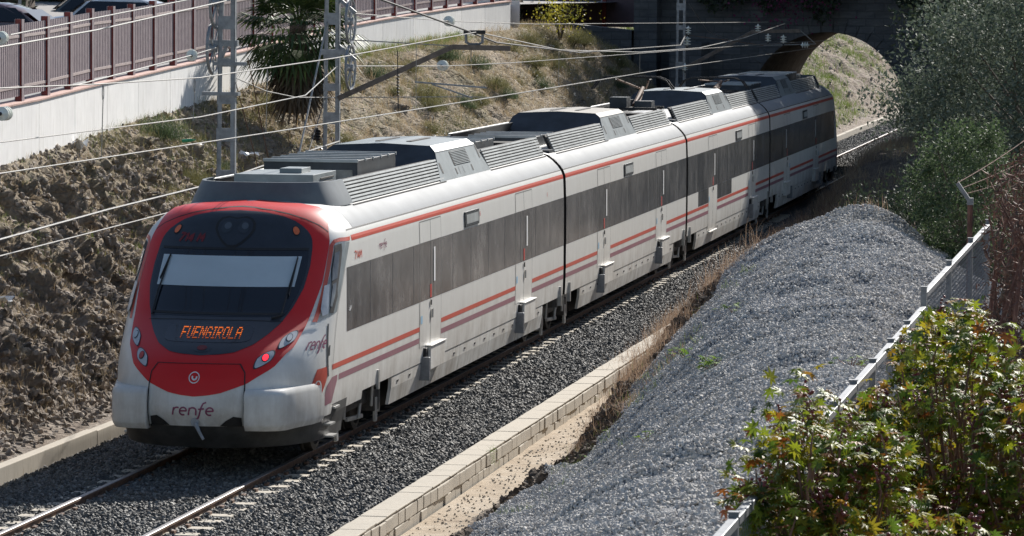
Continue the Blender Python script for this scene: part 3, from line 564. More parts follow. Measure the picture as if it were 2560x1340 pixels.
def end_carriage(label):
    b = MB(); zs = np.concatenate([np.linspace(.66, 3.08, 46), [3.10, 3.12, 3.16, 3.2, 3.25, 3.3, 3.345, 3.39, 3.415, 3.44, 3.46, 3.48, 3.49, 3.5]])
    s_ = np.concatenate([-1-np.linspace(1.8, .01, 4), -np.linspace(1, 0, 30)[:-1], np.linspace(0, 1, 30), 1+np.linspace(.01, 1.8, 4)])
    G = np.array([PS(s_, np.full_like(s_, z)) for z in zs]); YE = 4.0
    for k in range(4): G[:, k, 1] = YE-(YE-G[:, 4, 1])*k/4; G[:, -1-k, 1] = YE-(YE-G[:, -5, 1])*k/4
    b.grid(G, 0, flip=False); b2 = MB(); shell(b2, YE, ENDC); k0_ = len(b.m); b.add(b2.v, b2.f, 0); b.m[k0_:] = b2.m
    c = build(b, 'carriage', ['white', 'bellows'], train, smooth=True, sharp=28); c['label'] = label
    rf = MB(); Y, Z = np.meshgrid(np.linspace(3.55, ENDC-.02, 3), [3.13, 3.16, 3.2, 3.25, 3.3, 3.345, 3.388])
    for side in (1, -1): patch(rf, lambda a_, b_: PY(a_, b_, side), Y, Z, .003, 0)
    build(rf, 'roof_edge', 'roofwhite', c, smooth=True)
    # red nose mask and hood
    RED = ([1.06, 1.075, 1.105, 1.225, 1.30, 1.42, 1.575, 1.66, 1.905, 2.14, 2.445, 2.785, 3.11, 3.2, 3.3, 3.4, 3.47, 3.497], [0.002, .06, .133, .28, .335, .435, .50, .55, .60, .63, .67, .67, .67, .70, .78, .88, .97, 1.0])
    DRK = ([1.57, 1.585, 1.61, 1.70, 1.82, 1.95, 2.15, 2.39, 2.67, 2.92, 3.05, 3.13, 3.2, 3.26, 3.32, 3.365, 3.385, 3.39], [0.002, .10, .175, .27, .34, .40, .46, .51, .525, .515, .50, .475, .44, .40, .32, .2, .1, .002])
    r = MB(); rowpatch(r, np.concatenate([np.linspace(1.06, 1.3, 16), np.linspace(1.32, 3.497, 60)]), RED, .008, 60); build(r, 'red_nose_mask', 'red', c, smooth=True, sharp=60)
    r = MB(); rowpatch(r, np.concatenate([np.linspace(1.57, 1.72, 12), np.linspace(1.74, 3.2, 44), np.linspace(3.22, 3.39, 14)]), DRK, .013, 56); build(r, 'dark_face_panel', 'darkface', c, smooth=True, sharp=60)
    r = MB()
    for sg in (1, -1):
        ribbon(r, PS, [(sg*s, z) for z, s in zip([3.11, 3.2, 3.28, 3.35, 3.40, 3.43, 3.44], [.665, .60, .50, .38, .24, .1, 0])], .014, .009)
    build(r, 'hood_seam', 'seam', c)
    WS = ([2.03, 2.07, 2.39, 2.60, 2.80, 2.865], [.405, .425, .485, .50, .495, .485])
    r = MB(); rowpatch(r, np.linspace(2.03, 2.865, 24), WS, .017, 40); build(r, 'windscreen', 'glass', c, smooth=True, sharp=60)
    r = MB(); rowpatch(r, np.linspace(2.40, 2.79, 10), ([2.4, 2.79], [.435, .445]), .021, 30); build(r, 'sun_blind', 'blind', c, smooth=True, sharp=60)
    r = MB(); ribbon(r, PS, [(-.47, 2.885), (.49, 2.885)], .03, .020); build(r, 'windscreen_frame', 'seam', c); r = MB(); ribbon(r, PS, [(-.40, 2.06), (.41, 2.06)], .03, .021); build(r, 'windscreen_frame', 'seam', c); r = MB(); ribbon(r, PS, [(-.42, 1.97), (-.2, 1.985), (.2, 1.985), (.41, 1.97)], .008, .016); build(r, 'panel_seam', 'seam', c)
    for sg, (sa, za), (sb, zb_) in ((1, (.385, 2.02), (.415, 2.77)), (-1, (-.40, 2.30), (-.375, 2.78))):
        w_ = MB(); A = offs(PS, np.array(sa), np.array(za), .045); B = offs(PS, np.array(sb), np.array(zb_), .04); mid = A*.45+B*.55; w_.tube([A, mid, B], [.014, .011, .007], 6)
        w_.bar(A+(B-A)*.35+np.array((.03*sg, -.0, 0)), B, .012, .03); 
        if sg > 0: w_.tube([offs(PS, np.array(.33), np.array(2.0), .03), A], .018, 6)
        else: w_.tube([offs(PS, np.array(-.405), np.array(2.02), .03), A], .012, 6)
        build(w_, 'wiper', 'seam', c)
    # twin headlight in a heart shaped frame
    H = [(0, 2.925), (-.022, 2.935), (-.048, 2.985), (-.076, 3.06), (-.098, 3.14), (-.100, 3.22), (-.082, 3.27), (-.045, 3.288), (0, 3.270), (.045, 3.288), (.080, 3.265), (.097, 3.21), (.094, 3.13), (.070, 3.05), (.042, 2.98), (.018, 2.935)]
    r = MB(); polypatch(r, PS, [(p[0]*1.17, 3.11+(p[1]-3.11)*1.14) for p in H], .019, 0); polypatch(r, PS, H, .024, 1)
    for sx in (-.046, .044): polypatch(r, PS, ellpts(sx, 3.165, .032, .080), .029, 2); polypatch(r, PS, ellpts(sx+.006, 3.18, .020, .045), .033, 3)
    build(r, 'upper_headlight', ['seam', 'darkface', 'dimlens', 'dimspot'], c, smooth=True)
    for sx in (-.395, .385):
        r = MB(); polypatch(r, PS, ellpts(sx, 3.125, .030, .068), .017, 1); polypatch(r, PS, ellpts(sx, 3.125, .023, .053), .024, 0); build(r, 'marker_lamp', ['orange', 'seam'], c, smooth=True)
    # destination display with dots
    d = MB(); polypatch(d, PS, ellpts(0, 1.825, .245, .105, 32, e=5), .017, 0); 
    FONT = {'F': '11111 10000 10000 11110 10000 10000 10000', 'U': '10001 10001 10001 10001 10001 10001 01110', 'E': '11111 10000 10000 11110 10000 10000 11111', 'N': '10001 11001 10101 10101 10011 10001 10001', 'G': '01110 10001 10000 10111 10001 10001 01110',
            'I': '111 010 010 010 010 010 111', 'R': '11110 10001 10001 11110 10100 10010 10001', 'O': '01110 10001 10001 10001 10001 10001 01110', 'L': '10000 10000 10000 10000 10000 10000 11111', 'A': '01110 10001 10001 11111 10001 10001 10001'}
    if not FLIP[0]:
        cx = -.358; pz = .0205
        for ch in 'FUENGIROLA':
            rows = FONT[ch].split()
            for ri, row in enumerate(rows):
                for ci, bit in enumerate(row):
                    if bit == '1':
                        xx = cx+ci*.0140; zz = 1.892-ri*pz; X = np.array([[xx-.0062, xx+.0072]]*2); Z = np.array([[zz-.0055]*2, [zz+.0055]*2]); patch(d, PX, X, Z, .024, 2 if ri > 4 else 1)
            cx += (len(rows[0])+1.15)*.0140
    build(d, 'destination_display', ['glass', 'led', 'leddim'], c)
    r = MB(); polypatch(r, PS, ellpts(.0, 1.655, .044, .048), .018, 1); polypatch(r, PS, ellpts(0, 1.655, .022, .028), .024, 0); build(r, 'front_camera', ['darkred', 'darkface'], c)
    # almond head lamps
    for sg in (1, -1):
        for (cs, cz, lit) in ((.488, 1.745, 0), (.362, 1.515, 1)):
            r = MB(); rot = math.radians(66); 
            P = lambda k: [(sg*a_, b_) for a_, b_ in ellpts(cs, cz, (.108*k), .043*k, 30, rot, 1.8, .35)]
            polypatch(r, PS, P(1.14), .014, 1); polypatch(r, PS, P(1.0), .019, 0); 
            ex = sg*(cs+.006); polypatch(r, PS, ellpts(ex, cz+.02, .024, .05), .024, 1 if lit else 2); polypatch(r, PS, ellpts(ex, cz+.02, .019, .04), .030, 3 if (lit and sg > 0) else (4 if lit else 0))
            build(r, 'tail_lamp' if lit else 'headlamp', ['lampgrey', 'darkface', 'lens', 'taillit', 'buttonred'], c, smooth=True)
    # emblem ring with hooked comma
    e = MB(); cz = 1.30
    def ring(cx, cz, r_, wd, a0=0, a1=360, sx=1.0): ribbon(e, PX, [(cx+q[0]*sx, cz+q[1]) for q in arc(0, 0, r_, r_, a0, a1, 30)], wd, .014)
    ring(-.01, cz, .068, .013); ribbon(e, PX, [(-.01+q[0], cz+q[1]) for q in arc(.004, .004, .03, .03, 150, 385, 14)], .022, .014); build(e, 'emblem', 'lettersilver', c)
    if not FLIP[0]:
        t = MB(); word(t, PX, 'renfe', -.285, .815, .20, .008, .105, 1, .10, 0, 1.20); build(t, 'lettering', 'maroon', c)
        t = MB(); word(t, PX, '714 M', -.80, 2.97, .15, .019, .20, 1, .30, 0, 1.15); build(t, 'lettering', 'darkred', c)
        t = MB(); word(t, lambda a_, b_: PS(.655+a_*.56, b_), 'renfe', 0, 1.60, .20, .008, .10, 1, .16, 0, .78); build(t, 'lettering', 'maroon', c)
    # coupler hatch seams
    r = MB()
    for sg in (1, -1): ribbon(r, PX, [(sg*.655, .64), (sg*.65, 1.2), (sg*.635, 1.36), (sg*.56, 1.47)], .015, .014)
    ribbon(r, PX, [(-.56, 1.47), (.0, 1.475), (.56, 1.47)], .008, .014); build(r, 'coupler_hatch', 'seam', c)
    # buffer fairings
    for sg in (1, -1):
        f = MB(); pl = [(.665, .02), (.95, .05), (1.13, .13), (1.20, .26), (1.27, .60), (1.40, 1.15), (1.44, 1.55), (1.0, 1.4), (.66, .7)]
        lv = [(.60, .93, .08), (.66, .985, .02), (.70, 1.0, 0), (1.06, 1.0, 0), (1.115, .985, .03), (1.15, .95, .10)]
        P = []
        for z, k, dy in lv: P.append([(sg*((x-.9)*k+.9 if x > .7 else x), y+dy*(1 if y < .7 else 0), z) for x, y in pl])
        f.grid(np.array(P), 0, flip=sg < 0, closed=True); n = len(pl)
        for Q, fl in ((P[0], sg > 0), (P[-1], sg < 0)):
            k = len(f.v); f.v += Q; ids = tuple(range(k, k+n)); f.f.append(ids[::-1] if fl else ids); f.m.append(0)
        build(f, 'buffer_fairing', 'white', c, smooth=True, sharp=40, bevel=.018)
    v = MB(); zs2 = np.array([.33, .36, .45, .55, .62, .665]); so_ = np.concatenate([-1-np.array([.9, .0]), -np.linspace(.98, 0, 24)[:-1], np.linspace(0, .98, 24), [1, 1.9]])
    G = np.array([PS(so_, np.full_like(so_, z)) for z in zs2]); G[..., 1] += .05; G[..., 0] *= .985; v.grid(G, 0); G2 = G.copy(); G2[..., 1] += .12; G2[..., 0] *= .93; v.grid(G2, 0, flip=True); v.grid(np.stack([G[0], G2[0]]), 0)
    build(v, 'front_valance', 'valance', c, smooth=True)
    h = MB(); h.tube([(0.03, .06, .72), (.045, -.07, .69), (.10, -.12, .60), (.16, -.13, .50)], [.035, .032, .022, .02], 8); h.lathe((0.02, .02, .72), (0, -1, 0), [(.06, 0), (.06, .06), (0, .06)], 12)
    build(h, 'front_hook', 'mast', c)
    for sg in (1, -1): h = MB(); polypatch(h, PX, [(sg*.62, .66), (sg*.62, .78), (sg*.52, .80), (sg*.42, .74), (sg*.34, .67)], .012, 0); build(h, 'lower_recess', 'black', c)
    # side of the cab: red outline, grey patch, window, mirror, door seams
    for sg in (1, -1):
        q = lambda pts: [(sg*a_, b_) for a_, b_ in pts]
        r = MB(); ribbon(r, PS, q([(1.08, 3.003), (.80, 3.003), (.73, 2.985), (.70, 2.93), (.705, 2.6), (.705, 2.3), (.69, 2.08), (.675, 1.95)]), .05, .005); build(r, 'red_cab_outline', 'redside', c)
        r = MB(); polypatch(r, PS, q([(.675, 1.95), (.755, 1.97), (.735, 2.45), (.78, 2.965), (1.055, 2.96), (1.0, 2.62), (1.0, 2.2), (.985, 2.05), (.80, 1.99)]), .0042, 0); build(r, 'grey_cab_panel', 'slat' if 0 else 'grey', c)
        r = MB(); polypatch(r, PS, q([(.735, 2.93), (.83, 2.95), (.86, 2.85), (.90, 2.35), (.93, 2.25), (.90, 2.04), (.84, 2.05), (.80, 2.35), (.74, 2.62)]), .009, 0); polypatch(r, PS, q([(.75, 2.83), (.815, 2.85), (.85, 2.50), (.78, 2.46), (.755, 2.62)]), .013, 1)
        polypatch(r, PS, q([(.80, 2.42), (.85, 2.44), (.875, 2.3), (.855, 2.12), (.825, 2.14)]), .013, 1); build(r, 'cab_side_window', ['seam', 'winband'], c)
        r = MB(); polypatch(r, PS, q([(.69, 2.40), (.745, 2.42), (.80, 2.04), (.735, 2.01), (.70, 2.1)]), .03, 0); build(r, 'mirror_panel', 'lampgrey', c)
        r = MB(); ribbon(r, PS, q([(.845, 1.91), (.905, 1.5), (.94, 1.2)]), .022, .006, 0); polypatch(r, PS, q([(1.005, 1.30), (1.02, 1.30), (1.02, 2.60), (1.005, 2.60)]), .007, 0); ribbon(r, PS, q([(1.03, 1.30), (1.05, 1.0), (1.08, .80)]), .008, .006, 1); ribbon(r, PS, q([(.92, 1.62), (.93, 1.48)]), .02, .007, 0)
        build(r, 'cab_door_seam', ['dkgrey', 'softseam'], c)
        r = MB(); polypatch(r, PS, q([(.793, 1.33), (.94, 1.345), (.915, 1.15), (.80, .80), (.615, .69), (.69, .91)]), .005, 0); build(r, 'red_corner_flash', 'redside', c)
        r = MB(); polypatch(r, PS, q([(1.0, 1.17), (1.35, 1.175), (1.34, 1.10), (1.0, .82), (.86, .80), (.93, 1.08)]), .004, 0); build(r, 'purple_corner_flash', 'purple', c)
        r = MB(); cs, cz = .812, 1.06
        ribbon(r, PS, q([(cs+a_[0]*.32, cz+a_[1]) for a_ in arc(0, 0, .115, .115, 0, 360, 26)]), .014, .009); ribbon(r, PS, q([(cs+a_[0]*.32, cz+a_[1]) for a_ in arc(0, 0, .06, .06, -120, 60, 12)]), .02, .009); build(r, 'emblem', 'lettersilver', c)
        r = MB(); 
        for yy, zz in ((1.75, .52), (2.05, .72), (1.9, .34)): r = MB(); r.box(*sorted((1.30*sg, 1.475*sg)), yy, yy+.32, zz, zz+.025); build(r, 'cab_step', 'silver', c)
        s_ = MB(); P = np.array([[(x*sg, y, z) for x, z in ((1.36, .40), (1.43, .66), (1.446, .79))] for y in np.linspace(1.5, 2.95, 4)]); P[0, :, 0] *= .95; s_.grid(P, 0, flip=sg < 0); build(s_, 'lower_cab_skirt', 'valance', c)
    band(c, 2.85, ENDC, [(8.15, 9.87), (16.79, 18.51)], first=2.2)
    door(c, 8.15); door(c, 16.79); side_display(c, 11.9); skirt(c, 6.15, 19.9, 5); bogie(c, 4.55)
    t = MB(); t.box(1.44, 1.475, 5.0, 5.08, .70, .98); build(t, 'skirt_bracket', 'silver', c)
    if not FLIP[0]:
        small_text(c, '714M', 3.40, 2.69, .155, 'redside', 1.75, .15); small_text(c, 'renfe', 5.1, 2.73, .14, 'maroon', 1.7, .11); small_text(c, 'S', 13.3, 2.76, .09, 'redside', 1.6, .2); small_text(c, 'l', 20.2, 2.72, .12, 'redside', 2, .2)
        r = MB()
        for k in range(5): r_ = math.radians(60+k*28); ribbon(r, lambda a_, b_: PY(a_, b_, 1), [(3.1+.02*math.cos(r_), 2.0+.02*math.sin(r_)), (3.1+.12*math.cos(r_), 2.0+.07*math.sin(r_))], .015, .006)
        build(r, 'window_emblem', 'lettersilver', c)
    # roof: rounded grey front fairing, slats, units
    f = MB(); rows = []
    for z, k in ((3.40, 1.0), (3.50, .975), (3.62, .94), (3.745, .905)):
        row = []
        for i in range(25):
            t = math.pi*i/24; ct, st_ = math.cos(t), math.sin(t); e = 2/3.2
            xx = math.copysign(abs(ct)**e, ct)*1.13*(1-(1-k)*1.5); yy = 4.75-(abs(st_)**e)*1.35*k; row.append((xx, yy if 0 < i < 24 else 4.80, z+.0*st_))
        rows.append(row)
    R0 = np.array(rows); f.grid(R0, 0, flip=True); R1 = R0.copy(); R1[..., 0] *= .955; R1[..., 1] += .06; f.grid(R1, 0); f.grid(np.stack([R0[-1], R1[-1]]), 0, flip=True); build(f, 'front_roof_fairing', 'fairing', c, smooth=True, sharp=40)
    side_slats(c, 4.80, 12.0); side_slats(c, 16.15, 21.95)
    fl = MB(); fl.box(-1.08, 1.08, 4.2, 22.0, 3.36, 3.46); build(fl, 'roof_deck', 'dkgrey', c)
    s_ = MB(); s_.box(-.62, .55, 4.75, 6.3, 3.46, 3.80); s_.box(-.05, .28, 5.2, 5.8, 3.80, 3.87); 
    for k in range(4): s_.box(.555, .565, 5.2, 6.1, 3.53+k*.06, 3.56+k*.06, m=1)
    build(s_, 'small_roof_unit', ['grey', 'seam'], c, bevel=.02)
    ribbed_box(c, 7.3, 10.2, -.78, .66, 3.90); ac_unit(c, 11.6, 16.2, 3.95); ribbed_box(c, 16.9, 19.4, -.7, .6, 3.80)
    return c
c1 = end_carriage('leading end carriage with the red nose and dark windscreen')
def mid_carriage(y0, y1, acy, low=None, label=None, dirt='grey'):
    b = MB(); shell(b, y0, y1); c = build(b, 'carriage', ['white', 'bellows'], train, smooth=True, sharp=28)
    if label: c['label'] = label
    rf = MB(); Y, Z = np.meshgrid(np.linspace(y0+.02, y1-.02, 3), [3.13, 3.16, 3.2, 3.25, 3.3, 3.345, 3.388])
    for side in (1, -1): patch(rf, lambda a_, b_: PY(a_, b_, side), Y, Z, .003, 0)
    build(rf, 'roof_edge', 'roofwhite', c, smooth=True)
    d1, d2 = y0+3.95, y0+12.5
    band(c, y0, y1, [(d1, d1+1.72), (d2, d2+1.72)], lowband=low); door(c, d1, low=bool(low)); door(c, d2); side_display(c, y0+7.6 if not low else y0+9.6)
    skirt(c, y0+1.9, y1-2.0, 5); side_slats(c, y0+.85, acy+.3); side_slats(c, acy+4.55, y1-.2)
    ac_unit(c, acy, acy+4.6, 3.93, dirt); fl = MB(); fl.box(-1.08, 1.08, y0+.3, y1-.1, 3.36, 3.46); build(fl, 'roof_deck', 'dkgrey', c)
    return c
c2 = mid_carriage(22.39, 40.03, 29.6, label='second carriage with beige dusty air conditioning unit', dirt='roofdirt')
c3 = mid_carriage(40.33, 57.95, 47.4, low=(42.3, 49.05), label='third carriage with the raised pantograph and low entrance')
FLIP[0] = True; c4 = end_carriage('rear end carriage half in the shade of the trees'); FLIP[0] = False
for cc, yy in ((c2, 26.0), (c3, 52.0)): ribbed_box(cc, yy-2.0 if cc is c2 else 53.6, yy if cc is c2 else 55.6, -.7, .6, 3.66)
for par, g in ((c1, 22.24), (c2, 40.18), (c3, 58.10)):
    b = MB(); zs = [.80, 1.3, 2.4, 2.9, 3.08, 3.2, 3.3, 3.39, 3.44]; ring = [((wz(z)-.035), z-.012) for z in zs]; ring += [(-x, z) for x, z in ring[::-1]]
    b.grid(np.array([[(x, y, z) for x, z in ring] for y in (g-.15, g+.15)]), 0); b.box(-.9, .9, g-.35, g+.4, 3.3, 3.62); build(b, 'gangway_bellows', 'bellows', par); bogie(par, g, half=1.35)
    t = MB()
    for dy in (-.55, .55): t.box(1.42, 1.49, g+dy-.03, g+dy+.03, .62, .98)
    build(t, 'damper_bracket', 'silver', par)
# underfloor bulk of each carriage
for par, (a_, b_) in zip((c1, c2, c3, c4), ((6.3, 19.6), (24.4, 37.8), (42.3, 55.8), (60.7, 74))):
    u = MB(); u.box(-1.2, 1.2, a_, b_, .30, .80); build(u, 'underfloor_case', 'black', par)
# pantographs
def pantograph(par, y, raised):
    p = MB(); 
    for sx in (-.55, .55):
        for yy in (y-.5, y+.7): p.lathe((sx, yy, 3.46), (0, 0, 1), [(.06, 0), (.06, .04), (.035, .05), (.06, .08), (.035, .10), (.06, .13), (.03, .16), (.03, .22)], 8, 1)
    p.box(-.62, .62, y-.56, y-.46, 3.66, 3.72); p.box(-.62, .62, y+.66, y+.76, 3.66, 3.72); p.box(-.06, .06, y-.5, y+.75, 3.64, 3.72)
    if raised: p.box(-.5, -.1, y-.45, y+.2, 3.72, 3.95, 2); p.box(.05, .45, y-.2, y+.35, 3.70, 3.86, 2); k = np.array((0, y+1.55, 4.12)); h = np.array((0, y-.1, 4.36))
    else: k = np.array((0, y+1.7, 3.92)); h = np.array((0, y-.1, 4.0))
    base = np.array((0, y+.2, 3.74)); k = base+(k-base)
    p.tube([base, k], [.07, .05], 8, 3)
    for sx in (-1, 1): p.tube([k+np.array((sx*.08, 0, 0)), h+np.array((sx*.38, 0, 0))], .024, 6, 3)
    p.tube([base+np.array((.12, -.3, 0)), k+np.array((0, .05, -.1))], .02, 6, 3)
    for dy in (-.18, .18):
        p.tube([h+np.array((x, dy, z)) for x, z in ((-.95, -.22), (-.80, -.02), (-.6, .06), (0, .07), (.6, .06), (.80, -.02), (.95, -.22))], .022, 6, 0)
    p.tube([h+np.array((-.4, -.2, 0)), h+np.array((-.4, .2, 0))], .02, 5); p.tube([h+np.array((.4, -.2, 0)), h+np.array((.4, .2, 0))], .02, 5)
    build(p, 'pantograph', ['seam', 'terracotta', 'dkgrey', 'rust'], par, smooth=True)
pantograph(c3, 41.6, True); pantograph(c3, 57.2, False)

# ================================================================== GROUND AND TRACK
WT = np.array([(-7.0, -8, 3.0, 4.1), (-7.05, 4, 3.15, 4.2), (-7.43, 15.58, 3.34, 4.34), (-7.72, 19.61, 3.45, 4.41), (-8.12, 24.12, 3.57, 4.53), (-8.49, 28.64, 3.70, 4.60), (-8.72, 32.68, 3.79, 4.71), (-8.97, 36.71, 3.88, 4.80),
               (-9.15, 45, 4.30, 5.12), (-8.93, 54.06, 4.80, 5.51), (-8.59, 60.24, 4.94, 5.73), (-8.53, 67.38, 5.06, 5.89), (-8.14, 73.56, 5.20, 6.05)])
def wallat(y): return np.interp(y, WT[:, 1], WT[:, 0]), np.interp(y, WT[:, 1], WT[:, 2]), np.interp(y, WT[:, 1], WT[:, 3])
def facet(u, v, seed):
    r = np.random.default_rng(seed); H = r.uniform(0, 1, (64, 64, 5)); iu = np.floor(u).astype(int); iv = np.floor(v).astype(int); best = np.full(np.broadcast(u, v).shape, 9.); out = np.zeros_like(best)
    for di in (-1, 0, 1):
        for dj in (-1, 0, 1):
            a, b = iu+di, iv+dj; h = H[a % 64, b % 64]; dx = u-(a+h[..., 0]); dy = v-(b+h[..., 1]); q = dx*dx+dy*dy; val = (h[..., 2]-.5)+(h[..., 3]-.5)*dx*1.6+(h[..., 4]-.5)*dy*1.6
            k = q < best; best = np.where(k, q, best); out = np.where(k, val, out)
    return out
def bank_fn(T, Y):
    xt, zt, _ = wallat(Y); zt = zt-1.0*sstep(78, 88, Y); xt = xt+1.2*sstep(75, 87, Y); xf = -3.55+.12*fbm(Y, Y*0, .5, 3, 5)
    t = np.clip((T-.10)/.84, 0, 1); near = 1-sstep(20, 45, Y)
    X = np.where(T < .10, -2.88+(xf+2.88)*T/.10, xf+(xt-xf)*t); X = np.where(T > .94, xt-(T-.94)*8, X)
    prof = t**(1.02)*(1-.16*near*np.sin(t*np.pi))+.10*(1-near)*np.sin(t*np.pi)
    Z = -.02+.10*np.clip(T/.10, 0, 1)+(zt-.08)*prof
    m = sstep(.0, .10, t)*(1-sstep(.90, 1., t)*.9)
    # tilted rock strata: ridged noise stretched along a diagonal of the slope
    a = Y*.55+t*3.6; b = Y*.8-t*2.2
    n1 = 1-np.abs(fbm(a*.9, b*.42, 1., 5, 11, .55))*1.9; n2 = fbm(a*2.2, b*1.1, 1., 4, 12, .6); n3 = fbm(X*1.7, Y*1.7, 1., 4, 13, .6); n4 = fbm(X*8, Y*8+Z*5, 1., 3, 15, .6)
    f1 = facet(a*1.5+.4*n3, b*.9, 3); f2 = facet(a*4.2+.3*n2, b*2.6, 4); f3 = facet(a*9, b*6.5, 5)
    dsp = m*((.10+.10*near)*n1+(.05+.03*near)*n2+.10*n3+(.12+.13*near)*f1+(.06+.06*near)*f2+(.03+.035*near)*f3+.025*n4-.05)
    return X+dsp*.62, Y, Z+dsp*.55
ts = np.linspace(0, 1, 170)
heightobj('rocky_bank', ts, np.concatenate([np.arange(-9, 32, .06), np.arange(32, 60, .14), np.arange(60, 88.5, .25)]), bank_fn, 'bank', smooth=False, kind='structure', label='rocky brown slope with dry grass between the track and the white wall')
# street behind the fence
def street_fn(T, Y):
    xt, zb, zt = wallat(Y); X = xt-.32-T*60; return X, Y, zt-.12+T*.8
heightobj('street', np.linspace(0, 1, 8), np.linspace(-9, 100, 40), street_fn, mat_plain('sunlit grey asphalt', (.30, .29, .28), .9, var=.1, scale=1), kind='structure')
# ballast bed
def bal_fn(X, Y): return -.135+.035*(1-sstep(.95, 1.08, np.abs(X)))-.12*sstep(1.45, 2.7, np.abs(X))+.012*fbm(X*4, Y*4, 1, 3, 3)
heightobj('ballast_bed', np.linspace(-2.9, 3.12, 32), np.arange(-32, 236, .5), bal_fn, 'ballastbase', kind='structure')
pts = []
for (ya, yb, sp) in ((-9, 12, .046), (12, 30, .052), (30, 62, .062)):
    gx, gy = np.meshgrid(np.arange(-2.74, 3.08, sp), np.arange(ya, yb, sp)); gx = gx+RNG.uniform(-.5, .5, gx.shape)*sp; gy = gy+RNG.uniform(-.5, .5, gy.shape)*sp
    P = np.stack([gx.ravel(), gy.ravel()], 1)
    fr = (P[:, 1]+.23) % .6; cell = np.floor((P[:, 1]+.23)/.6); slp = (fr < .19) & (np.abs(P[:, 0]-1.14-.03*np.sin(cell*5.1)) < .13) & ((P[:, 1] > .5) | (np.sin(cell*3.3) > -.3)) & (RNG.uniform(0, 1, len(P)) < .93) | (fr < .15) & (np.abs(P[:, 0]+1.13) < .07) & (np.sin(cell*2.3) > .2) & (P[:, 1] < -2.2); under = (np.abs(P[:, 0]) < .95) & (P[:, 1] > 4); rail = np.abs(np.abs(P[:, 0])-.87) < .07; hid = (P[:, 0] < -1.2) & (P[:, 1] > 14)
    P = P[~(slp | under | rail | hid)]; pts.append(np.column_stack([P, bal_fn(P[:, 0], P[:, 1])+RNG.uniform(-.012, .022, len(P))]))
gx, gy = RNG.uniform(-2.7, 2.6, 30000), RNG.uniform(80.5, 175, 30000); pts.append(np.column_stack([gx, gy, bal_fn(gx, gy)+.01]))
stones('ballast_stones', np.vstack(pts), 'ballast', .046, .086, kind='stuff', flat=.75, label='dark grey angular ballast stones between the walls')
track = link('railway_track', None, label='railway track of two steel rails on pale concrete sleepers under the train', cat='railway track')
def rail_mesh(x):
    b = MB(); q = [(-.07, -.16), (-.07, -.145), (-.012, -.12), (-.010, -.045), (-.035, -.035), (-.036, -.006), (-.028, 0), (.028, 0), (.036, -.006), (.035, -.035), (.010, -.045), (.012, -.12), (.07, -.145), (.07, -.16)]
    ys_ = [-32, -8, 20, 80, 236]; P = np.array([[(x+a_, y, z) for a_, z in q] for y in ys_]); n = len(q); k = len(b.v); b.v += [tuple(p) for p in P.reshape(-1, 3)]
    for i in range(len(ys_)-1):
        for j in range(n-1): b.f.append((k+i*n+j, k+i*n+j+1, k+(i+1)*n+j+1, k+(i+1)*n+j)); b.m.append(0 if 5 <= j <= 7 else 1)
    return b
for x in (-.87, .87): build(rail_mesh(x), 'rail', ['railtop', 'rust'], track)
sl = MB(); sl.box(-1.3, 1.3, -.12, .12, -.24, -.108); sl.box(-1.30, -.55, -.115, .115, -.108, -.095); sl.box(.55, 1.30, -.115, .115, -.108, -.095)
for sx in (-.87, .87):
    for dx in (-.13, .10): sl.box(sx+dx, sx+dx+.05, -.06, .06, -.10, -.055, m=1)
s0 = build(sl, 'sleeper', ['sleeper', 'rust'], track, bevel=.012); s0.location = (0, -.1-15*.6, 0)
for i in range(1, 125): o = s0.copy(); S.collection.objects.link(o); o.parent = track; o.location = (RNG.uniform(-.02, .03), -.1+(i-15)*.6, RNG.uniform(-.006, .004)); o.rotation_euler = (0, 0, RNG.uniform(-.012, .012))
# left kerb wall
kw = link('kerb_wall', None, label='low beige concrete kerb wall left of the track at the foot of the rocky bank', cat='low wall')
for i in range(48):
    y = -20+i*5; b = MB(); b.box(-2.90, -2.73, y+.004, y+4.996, -.42, .0+.01*math.sin(i*2.1)); build(b, 'kerb_segment', 'kerb', kw, bevel=.012)
# right block wall
bw = link('block_wall', None, label='low cream block wall right of the ballast with two courses of blocks', cat='low wall')
core = MB(); core.box(3.10, 3.36, -22, 27.6, -.55, .015); core.box(3.075, 3.39, -22, 27.6, .012, .026); build(core, 'wall_core', 'kerb', bw)
bms = []
for k in range(4):
    b = MB(); b.box(0, .06, -.205, .205, 0, .168); bms.append(build(b, 'block', 'block', bw, bevel=.010))
nb = 0
for course in (0, 1):
    for i in range(98):
        y = -12+i*.415+(.2 if course else 0)
        if y > 27.3: continue
        o = bms[nb] if nb < 4 else bms[nb % 4].copy()
        if nb >= 4: S.collection.objects.link(o); o.parent = bw
        nb += 1; o.location = (3.335+RNG.uniform(-.012, .014)+(.01 if course == 0 else 0), y, (-.168 if course == 0 else -.342)+RNG.uniform(-.006, .004)); o.rotation_euler = (0, RNG.uniform(-.01, .01), RNG.uniform(-.02, .02))
cps = MB(); cps.box(3.06, 3.40, -.3015, .3015, .022, .045); cp = build(cps, 'coping_stone', 'block', bw, bevel=.008)
for i in range(62):
    y = -9.6+i*.605
    o = cp if i == 0 else cp.copy()
    if i: S.collection.objects.link(o); o.parent = bw
    o.location = (RNG.uniform(-.006, .006), y, RNG.uniform(-.003, .004)); o.rotation_euler = (0, 0, RNG.uniform(-.008, .008))

